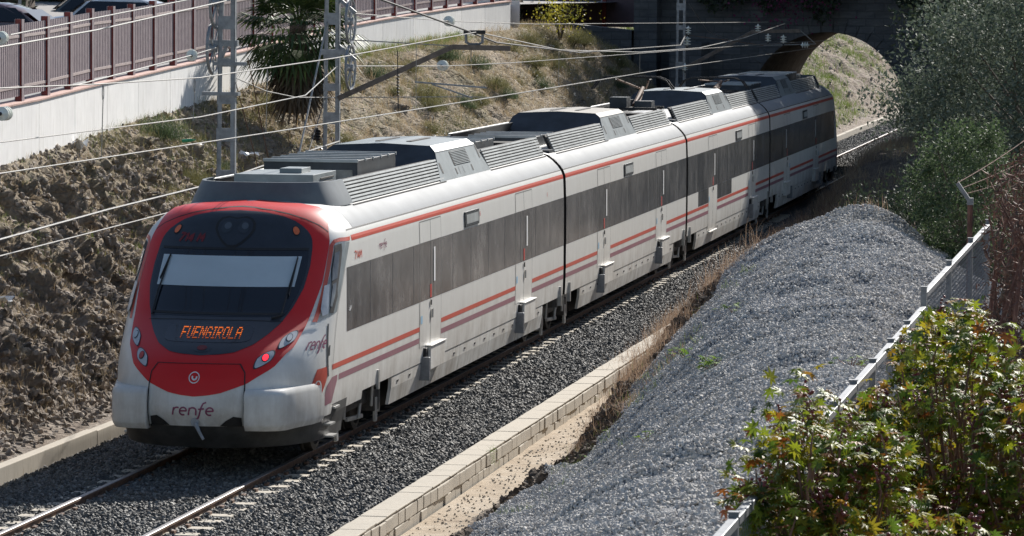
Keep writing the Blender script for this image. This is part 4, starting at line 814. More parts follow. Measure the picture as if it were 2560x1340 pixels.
# ------------------------------------------------------------------ right hand terrain with the gravel heap
def bfoot(y): return np.interp(y, [-50, 0, 6, 14, 20, 27, 36, 50, 64, 240], [3.72, 3.78, 3.75, 3.62, 3.50, 3.05, 2.75, 2.5, 2.05, 1.95])
def HR(X, Y):
    b = bfoot(Y)+.10*fbm(Y*.9, Y*0, 1, 3, 21); d = X-b
    near = -.29+np.clip(d-.42, 0, 99)*.41; near = np.minimum(near, 2.05-.65*sstep(7, 12, Y)+.06*(X-10))
    far = -.15+1.40*sstep(.2, 5.0, d)+.05*np.clip(d-4, 0, 50); farr = .1+1.25*sstep(-.05, 1.1, d)+.06*np.clip(d-1, 0, 50); far = far+(farr-far)*sstep(58, 72, Y)
    far = np.where(d < 0, -.26, far); base = near+(far-near)*sstep(13, 24, Y)
    ax, ay, bx, by = 8.0, 12.0, 9.2, -7.0; tx = np.clip(((X-ax)*(bx-ax)+(Y-ay)*(by-ay))/((bx-ax)**2+(by-ay)**2), 0, 1); px, py = ax+(bx-ax)*tx, ay+(by-ay)*tx
    dist = np.sqrt((X-px)**2+((Y-py)*1.0)**2); rh = 3.05-.85*tx; lft = np.clip(px-X, 0, 99); endd = np.clip(Y-ay, 0, 99); rgt = np.clip(X-px, 0, 99); heap = rh-np.where(lft > 0, .21*lft**2, 0)-(.32+.5*(1-np.clip(tx*2.2, 0, 1)))*(np.sqrt(rgt**2+.35**2)-.35)-.62*(np.sqrt(endd**2+.6**2)-.6)
    k = .22; mx = np.maximum(base, heap); h = mx+k*np.log1p(np.exp(-np.abs(base-heap)/k))*sstep(.15, .8, d); h = np.where(d < .1, base, h)
    out = np.clip(d-.15, 0, 1)
    h = h+out*(.16*fbm(X*.42+Y*.12, Y*.42-X*.2, 1, 4, 22)+.05*fbm(X*2.1, Y*2.1, 1, 3, 23))
    cl = np.exp(-((d-.85)/.40)**2)*sstep(-14, -6, Y)*(1-sstep(14, 20, Y)); h = h+cl*(.05+.30*np.maximum(0, fbm(X*1.1, Y*.8, 1, 4, 24)))*(1-.7*sstep(6, 12, Y))
    return h
xs = np.concatenate([np.arange(3.30, 5.2, .05), np.arange(5.2, 12, .10), np.arange(12, 45, 1.5)]); ys2 = np.concatenate([np.arange(-56, -16, .5), np.arange(-16, 24, .10), np.arange(24, 60, .2), np.arange(60, 240, 1.)])
def hr_fn(X, Y):
    b = bfoot(Y); X = np.where(X < 5.2, b-.5*0+(X-3.30)*(5.2-b+.35)/(1.9)-.35, X); return X, Y, HR(X, Y)
rt = heightobj('embankment_ground', xs, ys2, hr_fn, ['gravelbase', 'earth', 'sand'], kind='structure', label='ground right of the track rising to the fence')
me = rt.data; cen = np.zeros(len(me.polygons)*3); me.polygons.foreach_get('center', cen); cen = cen.reshape(-1, 3); d_ = cen[:, 0]-bfoot(cen[:, 1]); nz_ = fbm(cen[:, 0]*1.2, cen[:, 1]*1.2, 1, 4, 31)
def gravel_mask(X, Y):
    d = X-bfoot(Y); n = fbm(X*.9, Y*.7, 1, 4, 31); g = (d > np.interp(Y, [-30, -3, 1, 6, 10, 14, 20], [.5, .62, .85, 1.25, 1.6, 2.2, 3.2])+.28*n) & (Y < 17.2-.10*(X-6)**2*.5)
    return g
gm = gravel_mask(cen[:, 0], cen[:, 1]); mi = np.where(gm & (cen[:, 0] < 10.7), 0, 1); mi = np.where((d_ < .30+.12*nz_) & (cen[:, 1] < 30), 2, mi)
me.polygons.foreach_set('material_index', mi.astype(np.int32))
def gravel_pts(x0, x1, y0, y1, sp):
    gx, gy = np.meshgrid(np.arange(x0, x1, sp), np.arange(y0, y1, sp)); gx = (gx+RNG.uniform(-.5, .5, gx.shape)*sp).ravel(); gy = (gy+RNG.uniform(-.5, .5, gy.shape)*sp).ravel()
    k = gravel_mask(gx, gy); gx, gy = gx[k], gy[k]; return np.column_stack([gx, gy, HR(gx, gy)+RNG.uniform(-.01, .016, len(gx))])
stones('gravel_heap_stones', np.vstack([gravel_pts(5.5, 10.5, -28, -19, .030), gravel_pts(4, 10.6, -19, -6, .033), gravel_pts(4, 10.9, -6, 5, .037), gravel_pts(4, 11, 5, 17.5, .042)]), 'gravel', .024, .070, kind='stuff', flat=.7, label='blue grey gravel stones covering the long heap')
# clods and stray stones on earth and sand
gx, gy = RNG.uniform(3.5, 5.6, 4200), RNG.uniform(-14, 24, 4200); kk = ~gravel_mask(gx, gy) & (gx-bfoot(gy) > .38+.15*fbm(gy*.8, gy*0, 1, 2, 8)); gx, gy = gx[kk], gy[kk]
stones('earth_clods', np.column_stack([gx, gy, HR(gx, gy)+.01]), 'rock', .015, .075, kind='stuff', label='brown clods and stones along the sandy strip')
gx, gy = RNG.uniform(3.5, 4.4, 1500), RNG.uniform(-14, 24, 1500); stones('sandy_pebbles', np.column_stack([gx, gy, HR(gx, gy)+.004]), 'block', .012, .05, kind='stuff', label='pale pebbles on the sandy strip beside the block wall')
# rocks on the left bank
def bank_points(n, t0, t1, y0, y1, rng=RNG):
    T = rng.uniform(t0, t1, n); Y = rng.uniform(y0, y1, n); X, Y, Z = bank_fn(T, Y); return np.column_stack([X, Y, Z])
stones('bank_rocks', np.vstack([bank_points(16000, .08, .95, -6, 42), bank_points(1200, .02, .2, -6, 15)]), 'rock', .03, .17, kind='stuff', label='loose brown rocks lying on the left slope', flat=.7)
stones('bank_pebbles', bank_points(5000, .05, .97, -6, 80), 'block', .012, .06, kind='stuff', label='small pale stones scattered on the left slope')

# ------------------------------------------------------------------ white retaining wall with its fence
def arc_pts(step, y0, y1):
    Y = np.linspace(y0, y1, 4000); X, zb, zt = wallat(Y); L = np.concatenate([[0], np.cumsum(np.hypot(np.diff(X), np.diff(Y)))]); s = np.arange(0, L[-1], step)
    yy = np.interp(s, L, Y); xx, zb, zt = wallat(yy); return np.column_stack([xx, yy, zb, zt])
rw = link('retaining_wall', None, label='whitish concrete retaining wall along the top of the left slope', cat='wall')
A = arc_pts(3.35, 2, 73.5)
for p, q in zip(A[:-1], A[1:]):
    d = np.array((q[0]-p[0], q[1]-p[1])); L = np.linalg.norm(d); d /= L; nrm = np.array((d[1], -d[0])); b = MB(); v = []
    for (c, s_) in ((p, .014), (q, -.014)):
        base = np.array((c[0], c[1]))+d*s_
        for o, z in ((.0, c[2]-.6), (-.28, c[2]-.6), (-.28, c[3]), (.0, c[3])): v.append((*(base+nrm*o), z))
    b.add(v, [(0, 1, 2, 3), (7, 6, 5, 4), (0, 4, 5, 1), (1, 5, 6, 2), (2, 6, 7, 3), (3, 7, 4, 0)]); build(b, 'wall_panel', 'whitewall', rw)
    b = MB(); v = []
    for (c, s_) in ((p, .0), (q, .0)):
        base = np.array((c[0], c[1]))+d*s_
        for o, z in ((.03, c[3]+.003), (-.31, c[3]+.003), (-.31, c[3]+.045), (.03, c[3]+.032)): v.append((*(base+nrm*o), z))
    b.add(v, [(0, 1, 2, 3), (7, 6, 5, 4), (0, 4, 5, 1), (1, 5, 6, 2), (2, 6, 7, 3), (3, 7, 4, 0)]); build(b, 'coping', 'terracotta', rw)
b = MB(); b.add([(-8.14, 73.5, 5.0), (-8.14, 73.5, 6.05), (-10.5, 74.5, 6.05), (-10.5, 74.5, 5.0), (-8.2, 73.8, 5.0), (-8.2, 73.8, 6.05), (-10.5, 74.8, 6.05), (-10.5, 74.8, 5.0)], [(0, 1, 2, 3), (7, 6, 5, 4), (1, 5, 6, 2), (0, 4, 5, 1)]); build(b, 'wall_panel', 'whitewall', rw)
fn_ = link('street_fence', None, label='mauve and dark red metal bar fence on top of the white retaining wall', cat='fence')
A = arc_pts(2.2, 8.9, 73.4)
for i, p in enumerate(A):
    q = A[i+1] if i+1 < len(A) else None
    b = MB(); b.box(p[0]-.19, p[0]-.07, p[1]-.06, p[1]+.06, p[3]-.10, p[3]+1.50); o = build(b, 'post', 'fencered', fn_)
    b = MB(); b.box(p[0]-.07, p[0]-.062, p[1]-.075, p[1]+.075, p[3]-.10, p[3]+1.5); b.box(p[0]-.198, p[0]-.19, p[1]-.075, p[1]+.075, p[3]-.1, p[3]+1.5); build(b, 'post_flange', 'fencemauve', fn_)
    if q is None: continue
    def at(t, z): return (p[0]+(q[0]-p[0])*t-.13, p[1]+(q[1]-p[1])*t, p[3]+(q[3]-p[3])*t+z)
    b = MB(); nb_ = 13
    for k in range(nb_):
        t = .05+.90*k/(nb_-1); w0 = .018; a0, a1 = at(t-w0/2.2*2, .13), at(t+w0/2.2*2, 1.42)
        b.add([(a0[0]+.02, a0[1], a0[2]), (a1[0]+.02, a1[1], a0[2]), (a1[0]+.02, a1[1], a1[2]), (a0[0]+.02, a0[1], a1[2]), (a0[0]-.02, a0[1], a0[2]), (a1[0]-.02, a1[1], a0[2]), (a1[0]-.02, a1[1], a1[2]), (a0[0]-.02, a0[1], a1[2])], [(0, 1, 2, 3), (0, 4, 5, 1), (1, 5, 6, 2), (2, 6, 7, 3), (3, 7, 4, 0)], 0)
    build(b, 'bars', 'fencemauve', fn_, kind='stuff')
    for z in (.30, 1.20):
        b = MB(); b.bar(at(.03, z), at(.97, z), .06, .05); o = build(b, 'rail', 'bar', fn_)

# ------------------------------------------------------------------ bridge, wing wall, far side
br = link('stone_bridge', None, label='dark old masonry bridge with a round arch over the track', cat='bridge')
ACX, ACZ, AR, BY0, BY1 = .22, 2.30, 2.68, 88., 104.
def archz(x): return ACZ+math.sqrt(max(0, AR*AR-(x-ACX)**2))
b = MB(); TOPZ = 9.2; xl, xr = -6.4, 42.
for y, fl in ((BY0, False), (BY1, True)):
    N_ = 40; xsA = [ACX-AR*math.cos(math.pi*i/N_) for i in range(N_+1)]
    for x0, x1 in zip(xsA[:-1], xsA[1:]): b.add([(x0, y, archz(x0)), (x1, y, archz(x1)), (x1, y, TOPZ), (x0, y, TOPZ)], [(0, 1, 2, 3) if not fl else (3, 2, 1, 0)])
    for x0, x1 in ((xl, ACX-AR), (ACX+AR, xr)): b.add([(x0, y, -1), (x1, y, -1), (x1, y, TOPZ), (x0, y, TOPZ)], [(0, 1, 2, 3) if not fl else (3, 2, 1, 0)])
b.add([(xl, BY0, -1), (xl, BY0, TOPZ), (xl, BY1, TOPZ), (xl, BY1, -1)], [(0, 1, 2, 3)]); b.add([(xl, BY0, TOPZ), (xr, BY0, TOPZ), (xr, BY1, TOPZ), (xl, BY1, TOPZ)], [(0, 1, 2, 3)])
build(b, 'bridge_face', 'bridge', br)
b = MB(); prof = [(ACX-AR, -1), (ACX-AR, ACZ)]+[(ACX-AR*math.cos(math.pi*i/40), archz(ACX-AR*math.cos(math.pi*i/40))) for i in range(1, 40)]+[(ACX+AR, ACZ), (ACX+AR, -1)]
b.grid(np.array([[(x, y, z) for x, z in prof] for y in (BY0, BY1)])); build(b, 'arch_barrel', 'earth', br)
for i in range(21):   # voussoirs round the arch
    t0, t1 = math.pi*i/21+.006, math.pi*(i+1)/21-.006; b = MB(); v = []
    for y in (BY0-.06, BY0+.02):
        for r_, t in ((AR+.01, t0), (AR+.42, t0), (AR+.42, t1), (AR+.01, t1)): v.append((ACX-r_*math.cos(t), y, ACZ+r_*math.sin(t)))
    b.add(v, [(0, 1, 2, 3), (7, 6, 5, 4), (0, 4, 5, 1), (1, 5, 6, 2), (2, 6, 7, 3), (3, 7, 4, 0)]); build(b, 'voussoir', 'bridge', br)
ww = link('wing_wall', None, label='dark shaded wing wall left of the bridge behind the slope', cat='wall')
b = MB(); v = []
for y in (86.5, 87.5):
    for x, z in ((-16, -.5), (-6.42, -.5), (-6.42, 5.0), (-9.0, 5.25), (-16, 5.6)): v.append((x, y, z))
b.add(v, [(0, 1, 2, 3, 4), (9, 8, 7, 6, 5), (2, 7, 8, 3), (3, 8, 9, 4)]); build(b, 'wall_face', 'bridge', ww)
b = MB(); b.box(-5.0, -3.9, 85.8, 88, -.5, 4.6); b.box(-6.4, -5.6, 86.9, 88, -.5, 6.5); build(b, 'buttress', 'bridge', ww)
bd = link('shaded_building', None, label='dark shaded low building with red posts beyond the end of the white wall', cat='building')
b = MB(); b.box(-17, -6.5, 97, 104, 5.0, 9); build(b, 'wall', mat_plain('dark mauve render', (.16, .11, .12), .8, var=.2, scale=1), bd)
for x in (-12.2, -10.4, -9.0, -7.6): b = MB(); b.box(x, x+.14, 96.85, 96.98, 5.0, 8.8); build(b, 'post', 'fencered', bd)
for x in (-11.7, -9.9): b = MB(); b.box(x, x+.9, 96.92, 97.0, 5.9, 6.5); b.box(x+.06, x+.84, 96.9, 96.92, 5.96, 6.44, m=1); build(b, 'window', ['lampgrey', 'glass'], bd)
# slope seen through the arch
def far_fn(X, Y):
    f = -3.05; d = np.clip(f-X, 0, 99); Z = -.1+.12*sstep(0, .3, d)+np.clip(d-.5, 0, 99)*.62; n = fbm(X*.6, Y*.35, 1, 5, 41); Z = Z+sstep(.4, 1.5, d)*(.55*n+.25*(1-np.abs(fbm(X*1.3, Y*.6, 1, 4, 43)*2))); return Z
heightobj('far_slope', np.linspace(-2.95, -32, 90), np.arange(104.2, 235, .5), lambda X, Y: (X, Y, far_fn(X, Y)), 'farbank', kind='structure', label='stony slope with green patches beyond the arch')
bpy.data.objects['far_slope'].data.flip_normals()
P_ = RNG.uniform([-16, 105], [-3.3, 215], (1100, 2)); stones('far_rocks', np.column_stack([P_, far_fn(P_[:, 0], P_[:, 1])+.02]), 'block', .05, .28, kind='stuff', label='pale stones on the slope beyond the arch')
b = MB(); b.box(-400, 400, 236, 240, -5, 60); 
g0 = MB(); g0.add([(-900, -300, -1.2), (900, -300, -1.2), (900, 1500, -1.2), (-900, 1500, -1.2)], [(0, 1, 2, 3)]); build(g0, 'ground', 'earth', kind='structure')
b = MB(); P = []
for y, z in ((236, 2), (250, 9), (290, 22), (360, 30)): P.append([(x, y+8*math.sin(x*.05), z+2*math.sin(x*.11)) for x in range(-220, 221, 10)])
b.grid(np.array(P)); build(b, 'hill', 'farbank', kind='structure', smooth=True)

# ------------------------------------------------------------------ masts
def lattice_mast(x, y, top, label, lean=0, head=False):
    r = link('catenary_mast', None, label=label, cat='mast', group='catenary masts beside the track', loc=(x, y, 0)); w0, w1 = .17, .125; H = top+.4
    for sx in (-1, 1):
        b = MB()
        for (dx, wx, wy) in ((0, .012, .11), (-sx*.035, .07, .012)):
            P = [(sx*w0+dx-wx/2, -wy/2 if wx < .05 else -.055, -.4), (sx*w0+dx+wx/2, -wy/2 if wx < .05 else -.055, -.4), (sx*w0+dx+wx/2, wy/2 if wx < .05 else -.045, -.4), (sx*w0+dx-wx/2, wy/2 if wx < .05 else -.045, -.4)]
            Q = [(p[0]-sx*(w0-w1)+lean, p[1], H) for p in P]; b.add(P+Q, [(0, 3, 2, 1), (4, 5, 6, 7), (0, 1, 5, 4), (1, 2, 6, 5), (2, 3, 7, 6), (3, 0, 4, 7)])
        build(b, 'mast_leg', 'mast', r)
    z = .2; i = 0
    while z < H-.2:
        f = z/H; hw = w0+(w1-w0)*f+.012; b = MB(); hh = .14 if i % 3 else .22; cx = lean*f; b.box(cx-hw, cx+hw, -.062, -.052, z, z+hh); b.box(cx-hw, cx+hw, .052, .062, z, z+hh); build(b, 'batten_plate', 'mast', r); z += .62; i += 1
    b = MB(); b.box(-.35, .35, -.3, .3, -.5, .12); build(b, 'mast_foot', 'kerb', r)
    return r
m1 = lattice_mast(-2.88, 13.4, 7.6, 'galvanised lattice mast nearest the white wall, with a thin tension wheel on its left', lean=.05)
m2 = lattice_mast(-2.98, 22.1, 7.6, 'galvanised lattice mast with large spoked tension wheels on its right and a brown strut', lean=.03)
m3 = lattice_mast(-3.25, 75.3, 7.2, 'farthest lattice mast standing before the dark bridge wall')
def wheel(par, c, r_, lab=None):
    b = MB(); b.lathe(c, (1, 0, 0), [(r_-.03, -.02), (r_, -.025), (r_-.012, 0), (r_, .025), (r_-.03, .02), (r_-.03, -.02)], 32)
    for k in range(8): t = math.pi*2*k/8; b.bar(c, (c[0], c[1]+(r_-.02)*math.cos(t), c[2]+(r_-.02)*math.sin(t)), .022, .022)
    b.lathe(c, (1, 0, 0), [(.001, -.06), (.07, -.06), (.07, .06), (.001, .06)], 12); return build(b, 'tension_wheel', 'mast', par, smooth=True)
def world(par, p): return (p[0]-par.location.x, p[1]-par.location.y, p[2])
for p_, zz in ((-3.07, 5.46), (-3.02, 6.22)): wheel(m1, world(m1, (p_, 13.35, zz)), .44)
b = MB(); b.box(-.30, .22, -.05, .05, 5.50, 5.60); b.box(-.2, .35, -.08, .08, 5.18, 5.24); b.bar((-.1, 0, 5.2), (.05, 0, 5.58), .05); build(b, 'wheel_bracket', 'mast', m1)
b = MB(); b.box(-.38, .24, -.09, .09, 4.68, 4.74); build(b, 'mast_shelf', 'mast', m1)
for zz in (4.98, 5.85): wheel(m2, world(m2, (-2.62, 22.15, zz)), .43)
b = MB(); b.bar((.10, 0, 5.42), (.46, 0, 5.12), .05, .07); b.bar((.10, 0, 6.3), (.46, 0, 6.0), .05, .07); b.box(-.2, .3, -.07, .07, 5.22, 5.32); build(b, 'wheel_bracket', 'mast', m2)
def cantilever(par, pts, wd):
    b = MB()
    for p, q in zip(pts[:-1], pts[1:]): b.bar(world(par, p), world(par, q), wd, wd*1.3)
    return build(b, 'bracket_arm', 'strut', par)
cantilever(m2, [(-2.84, 22.07, 4.40), (-.75, 22.5, 5.38), (.33, 22.68, 5.36)], .075)
cantilever(m3, [(-3.13, 75.29, 3.93), (-1.0, 75.74, 5.12), (.47, 75.99, 5.15)], .085)
b = MB(); u = [(-.50, 22.55, 5.62), (-.49, 22.55, 5.47), (-.42, 22.56, 5.43), (-.26, 22.6, 5.43), (-.19, 22.6, 5.47), (-.19, 22.61, 5.62)]; b.tube([world(m2, p) for p in u], .028, 6); b.bar(world(m2, (-.54, 22.54, 5.66)), world(m2, (-.14, 22.62, 5.66)), .09, .07, m=1); b.tube([world(m2, (-.4, 22.57, 5.40)), world(m2, (-.4, 22.57, 5.1))], .008, 5)
build(b, 'messenger_clamp', ['galv', 'seam'], m2, smooth=True)
def insulator(pos, ax, r_=.07, name='insulator', lab='', grp='wire insulators', n=3):
    b = MB(); pr = []
    for k in range(n): h = (k-(n-1)/2)*r_*.75; pr += [(r_*.35, h-r_*.3), (r_, h-r_*.12), (r_*1.0, h+.05*r_), (r_*.35, h+r_*.2)]
    b.lathe(pos, ax, [(.01, pr[0][1]-.05)]+pr+[(.01, pr[-1][1]+.05)], 16); b.lathe(pos, ax, [(.012, -r_*1.9), (.022, -r_*1.7), (.022, -r_*1.3), (.012, -r_*1.2)], 8, 1)
    return build(b, name, ['insul', 'seam'], smooth=True, sharp=50, label=lab, cat='insulator', group=grp)
def wire(name, pts, r_, label, mat='cable', sag=0, grp='overhead wires above the track'):
    out = []
    for p, q in zip(pts[:-1], pts[1:]):
        p = np.array(p, float); q = np.array(q, float); k = 8
        for i in range(k): t = i/k; out.append(p+(q-p)*t-np.array((0, 0, sag*4*t*(1-t))))
    out.append(np.array(pts[-1], float)); b = MB(); b.tube(out, r_, 6); return build(b, name, mat, smooth=True, label=label, cat='wire', group=grp)
wr = .0085
wire('contact_wire', [(.0, -40, 4.42), (0, 5, 4.42), (0, 25.7, 4.44), (0, 50, 4.50), (0, 95, 4.46), (0, 150, 4.5)], wr, 'lowest wire along the track that the raised pantograph touches')
wire('contact_wire', [(.06, -40, 4.43), (.06, 5, 4.43), (.05, 25.7, 4.455), (.05, 50, 4.51)], wr, 'second of the twin lowest wires, just above the roof equipment')
wire('messenger_wire', [(0, -40, 5.75), (0, -4.8, 5.32), (0, .3, 5.29), (0, 8.8, 5.41), (-.3, 22.5, 5.66)], .0095, 'bright messenger wire rising to the clamp on the brown strut')
wire('messenger_wire', [(-.3, 22.6, 5.66), (0, 30.6, 5.21), (0, 42.6, 4.98), (0, 54, 4.92), (0, 64.4, 5.06), (0, 75.8, 5.38)], .012, 'messenger wire sagging between the clamp and the far strut')
wire('cross_wire', [(-.35, -30, 4.72), (-.35, 1.7, 4.72), (-.40, 8.44, 4.84), (-2.85, 22.0, 5.0)], wr, 'side wire that ends at the mast with the spoked wheels')
wire('feeder_cable', [(-.19, 12.0, 6.38), (-.39, 21.97, 5.70), (-.53, 26, 5.42), (-.89, 39, 5.02), (-1.6, 62.4, 4.86), (-3.1, 75.3, 5.0)], .018, 'thick black cable falling from the top edge to the clamp', 'darkcable')
wire('return_cable', [(-2.6, -30, 3.15), (-2.6, -.24, 3.12), (-2.6, 5.1, 3.23), (-2.6, 11.4, 3.31), (-2.7, 15.2, 3.42), (-2.8, 22, 3.6)], .016, 'thick grey cable crossing the slope behind the train roof, upper of the two')
wire('return_cable', [(-2.6, -30, 2.9), (-2.6, -.24, 2.90), (-2.6, 3.6, 2.94), (-2.6, 8.1, 2.99), (-2.7, 22, 3.1)], .011, 'thin cable crossing the slope behind the red nose, lower of the two')
wire('anchor_wire', [(-.6, -25, 5.1), (-1.55, -3.65, 5.74), (-2.29, 3.35, 5.87), (-2.8, 13.47, 6.27)], .013, 'upper double wire crossing the fence to the top of the near mast')
wire('anchor_wire', [(-1.43, -3.62, 5.89), (-3.1, 12.8, 6.32)], .01, 'wire from the glass insulator at the left edge up over the fence')
wire('anchor_wire', [(-3.0, 13.35, 5.48), (-2.68, 10.37, 5.4), (0.0, -5.9, 5.32)], .01, 'short wire from the thin tension wheel down to the messenger wire')
wire('anchor_wire', [(-2.55, 22.24, 5.99), (-3.85, 38.67, 5.71), (-4.0, 51.78, 5.53), (-.54, 75.84, 5.42)], .011, 'long level wire from the upper spoked wheel to the far strut')
wire('anchor_wire', [(-2.51, 22.17, 5.01), (-3.5, 36.6, 4.73), (-3.4, 44.7, 4.66), (-.67, 75.75, 4.72), (.34, 88, 4.7)], .011, 'long level wire from the lower spoked wheel to the bridge')
wire('cross_wire', [(-2.71, 13.39, 4.98), (-2.89, 16.39, 4.68), (-3.04, 19.4, 4.49), (-2.85, 22.07, 4.42)], .010, 'slack wire hanging between the two near masts')
wire('cross_wire', [(-2.85, 22.07, 4.42), (-.44, 22.49, 4.45), (0, 22.6, 4.44)], .009, 'thin wire from the spoked wheel mast out to the contact wire')
wire('stay_wire', [(-2.84, 22.15, 5.51), (-.75, 22.5, 5.40)], .012, 'straight tie from the mast to the bend of the brown strut')
wire('guy_wire', [(-3.05, 22.12, 5.9), (-2.97, 19.34, 3.45), (-2.9, 17.2, .1)], .018, 'pale steel guy left of the spoked wheel mast', grp='guy wires of the masts')
wire('guy_wire', [(-3.08, 22.03, 4.4), (-2.93, 19.85, 3.41), (-2.8, 18, .1)], .011, 'thin guy with a dark insulator beside the spoked wheel mast', 'darkcable', grp='guy wires of the masts')
wire('guy_wire', [(-2.7, 13.39, 4.9), (-3.02, 16.28, 3.43), (-3.3, 19, 1.0)], .009, 'left one of two thin brown guys of the near mast', 'rust', grp='guy wires of the masts')
wire('guy_wire', [(-2.5, 13.43, 5.3), (-2.81, 16.31, 3.45), (-3.2, 19, 1.0)], .009, 'right one of two thin brown guys of the near mast', 'rust', grp='guy wires of the masts')
wire('cross_wire', [(-3.1, 75.3, 5.0), (-1.9, 75.5, 4.85), (-.67, 75.8, 4.68)], .010, 'short wire from the far mast to the insulators', 'rust')
wire('cross_wire', [(-3.03, 75.45, 5.98), (-3.02, 80.5, 5.04), (-2.8, 87, 4.61)], .010, 'wire sagging from the far mast down to the bridge')
wire('cross_wire', [(.47, 75.99, 5.17), (.97, 76.05, 4.74), (-.67, 75.8, 4.68)], .016, 'bent hanger rod at the end of the far strut')
dk = 0
for y, zt, zb, dl in ((-4.5, 5.31, 4.42, 'looped dropper hanging in front of the left end of the white wall'), (.0, 5.29, 4.72, 'looped dropper hanging in front of the middle of the white wall'), (4.2, 5.33, 4.42, 'looped dropper before the white wall, second left of the near mast'), (8.0, 5.39, 4.42, 'looped dropper hanging just left of the near mast')):
    b = MB(); b.tube([(0, y, zt-.19), (0-.02, y, zb)], .006, 5); lp = [(.0, y+.035*math.sin(t)-.0, zt-.10+.09*math.cos(t)) for t in np.linspace(0, 2*math.pi, 12)]; b.tube(lp, .006, 5, caps=False); build(b, 'dropper', 'cable', smooth=True, label=dl, cat='wire', group='droppers between the wires')
for y, zt, zb, dl in ((15.2, 5.55, 4.43, 'straight thin dropper between the brown strut and the clamp'), (30.5, 5.21, 4.45, 'straight thin dropper right of the end of the brown strut'), (42.6, 4.98, 4.49, 'straight thin dropper above the raised pantograph')):
    b = MB(); b.tube([(0, y, zt), (0, y, zb)], .005, 5); build(b, 'dropper', 'cable', label=dl, cat='wire', group='droppers between the wires')
b = MB(); b.tube([(-1.44, 20.75, 5.33), (-1.41, 20.7, 4.2)], .009, 5); b.lathe((-1.42, 20.7, 4.70), (0, 0, 1), sum([[(.012, .06*k-.2), (.04, .06*k-.185), (.012, .06*k-.17)] for k in range(7)], []), 10); build(b, 'hanging_insulator', 'seam', label='black ribbed insulator rod hanging right of the spoked wheels', cat='insulator')
b = MB(); b.tube([(-1.43, 22.34, 4.72), (-.1, 22.56, 4.62)], .018, 6); b.tube([(-1.11, 22.39, 4.68), (-.36, 22.5, 4.43)], .016, 6); build(b, 'steady_arm', 'mast', label='pair of thin grey steady arms under the brown strut', cat='arm')
for p, a_, r_, l_ in (((-1.51, -3.75, 5.85), (-.1, 1, .03), .085, 'glass insulator at the upper left edge in front of the fence'), ((-.91, -5.6, 4.98), (.1, 1, 0), .085, 'glass insulator at the left edge in front of the white wall'), ((-2.68, 10.37, 5.4), (-.2, 1, .05), .09, 'glass insulator left of the thin tension wheel'),
                      ((-3.85, 38.67, 5.71), (0, 1, -.02), .12, 'round glass insulator before the white wall above the strut'), ((-3.6, 36.6, 4.74), (0, 1, -.02), .12, 'round glass insulator on the wire below the brown strut'),
                      ((-3.02, 75.3, 5.14), (0, 0, 1), .10, 'upper glass insulator on the far mast'), ((-3.05, 75.3, 4.80), (0, 0, 1), .12, 'middle glass insulator on the far mast'), ((-3.1, 75.2, 3.97), (0, 0, 1), .09, 'lowest glass insulator on the far mast'),
                      ((-.85, 75.77, 5.22), (0, 0, 1), .10, 'upper left insulator under the far strut'), ((-.53, 75.8, 4.92), (0, 0, 1), .10, 'lower left insulator under the far strut'), ((-.05, 75.88, 4.88), (0, 0, 1), .10, 'lower right insulator under the far strut'), ((.63, 75.98, 4.70), (1, .2, 0), .10, 'insulator at the end of the bent rod by the bridge')):
    insulator(p, a_, r_, lab=l_)
insulator((-2.98, 20.9, 3.75), (.05, -.4, -1), .07, lab='black insulator in the guy beside the spoked wheel mast', n=4).data.materials[0] = M['seam']

# ================================================================== VEGETATION
def leafmesh(name, tmpl, P, sc, mat, rng=RNG, tilt=None, Rm=None):
    TV, TF = tmpl; V, Fc = batch(TV, TF, P, Rm if Rm is not None else rotmats(len(P), rng, tilt), sc); return nmesh(name, V, Fc, mat)
def blob_pts(n, c, r, rng=RNG, clumps=60, spread=.28, shell=.55):
    """leaf positions gathered in clumps on the outer part of an ellipsoid"""
    u = rng.normal(size=(clumps, 3)); u /= np.linalg.norm(u, axis=1)[:, None]; rad = rng.uniform(shell, 1.05, clumps)**.8; cc = u*rad[:, None]*np.array(r)
    k = rng.integers(0, clumps, n); sz = rng.uniform(.5, 1.4, clumps)[k][:, None]; dr = u+np.array((0, 0, .55))+rng.normal(size=u.shape)*.35; dr /= np.linalg.norm(dr, axis=1)[:, None]; sub = rng.integers(0, 5, n); jd = rng.normal(size=(clumps, 5, 3))*.5; dd = dr[k]+jd[k, sub]; dd /= np.linalg.norm(dd, axis=1)[:, None]; tt = rng.uniform(0, 1, n)[:, None]; P = cc[k]+dd*tt*spread*1.9*sz*np.array(r).mean()+rng.normal(size=(n, 3))*spread*sz*np.array(r).mean()*(.34-.24*tt)-dr[k]*spread*.6*np.array(r).mean(); q = np.linalg.norm(P/np.array(r), axis=1)[:, None]; P = np.where(q > 1.25, P*(1.25/q)*rng.uniform(.8, 1, (n, 1)), P); return P+np.array(c), cc+np.array(c)
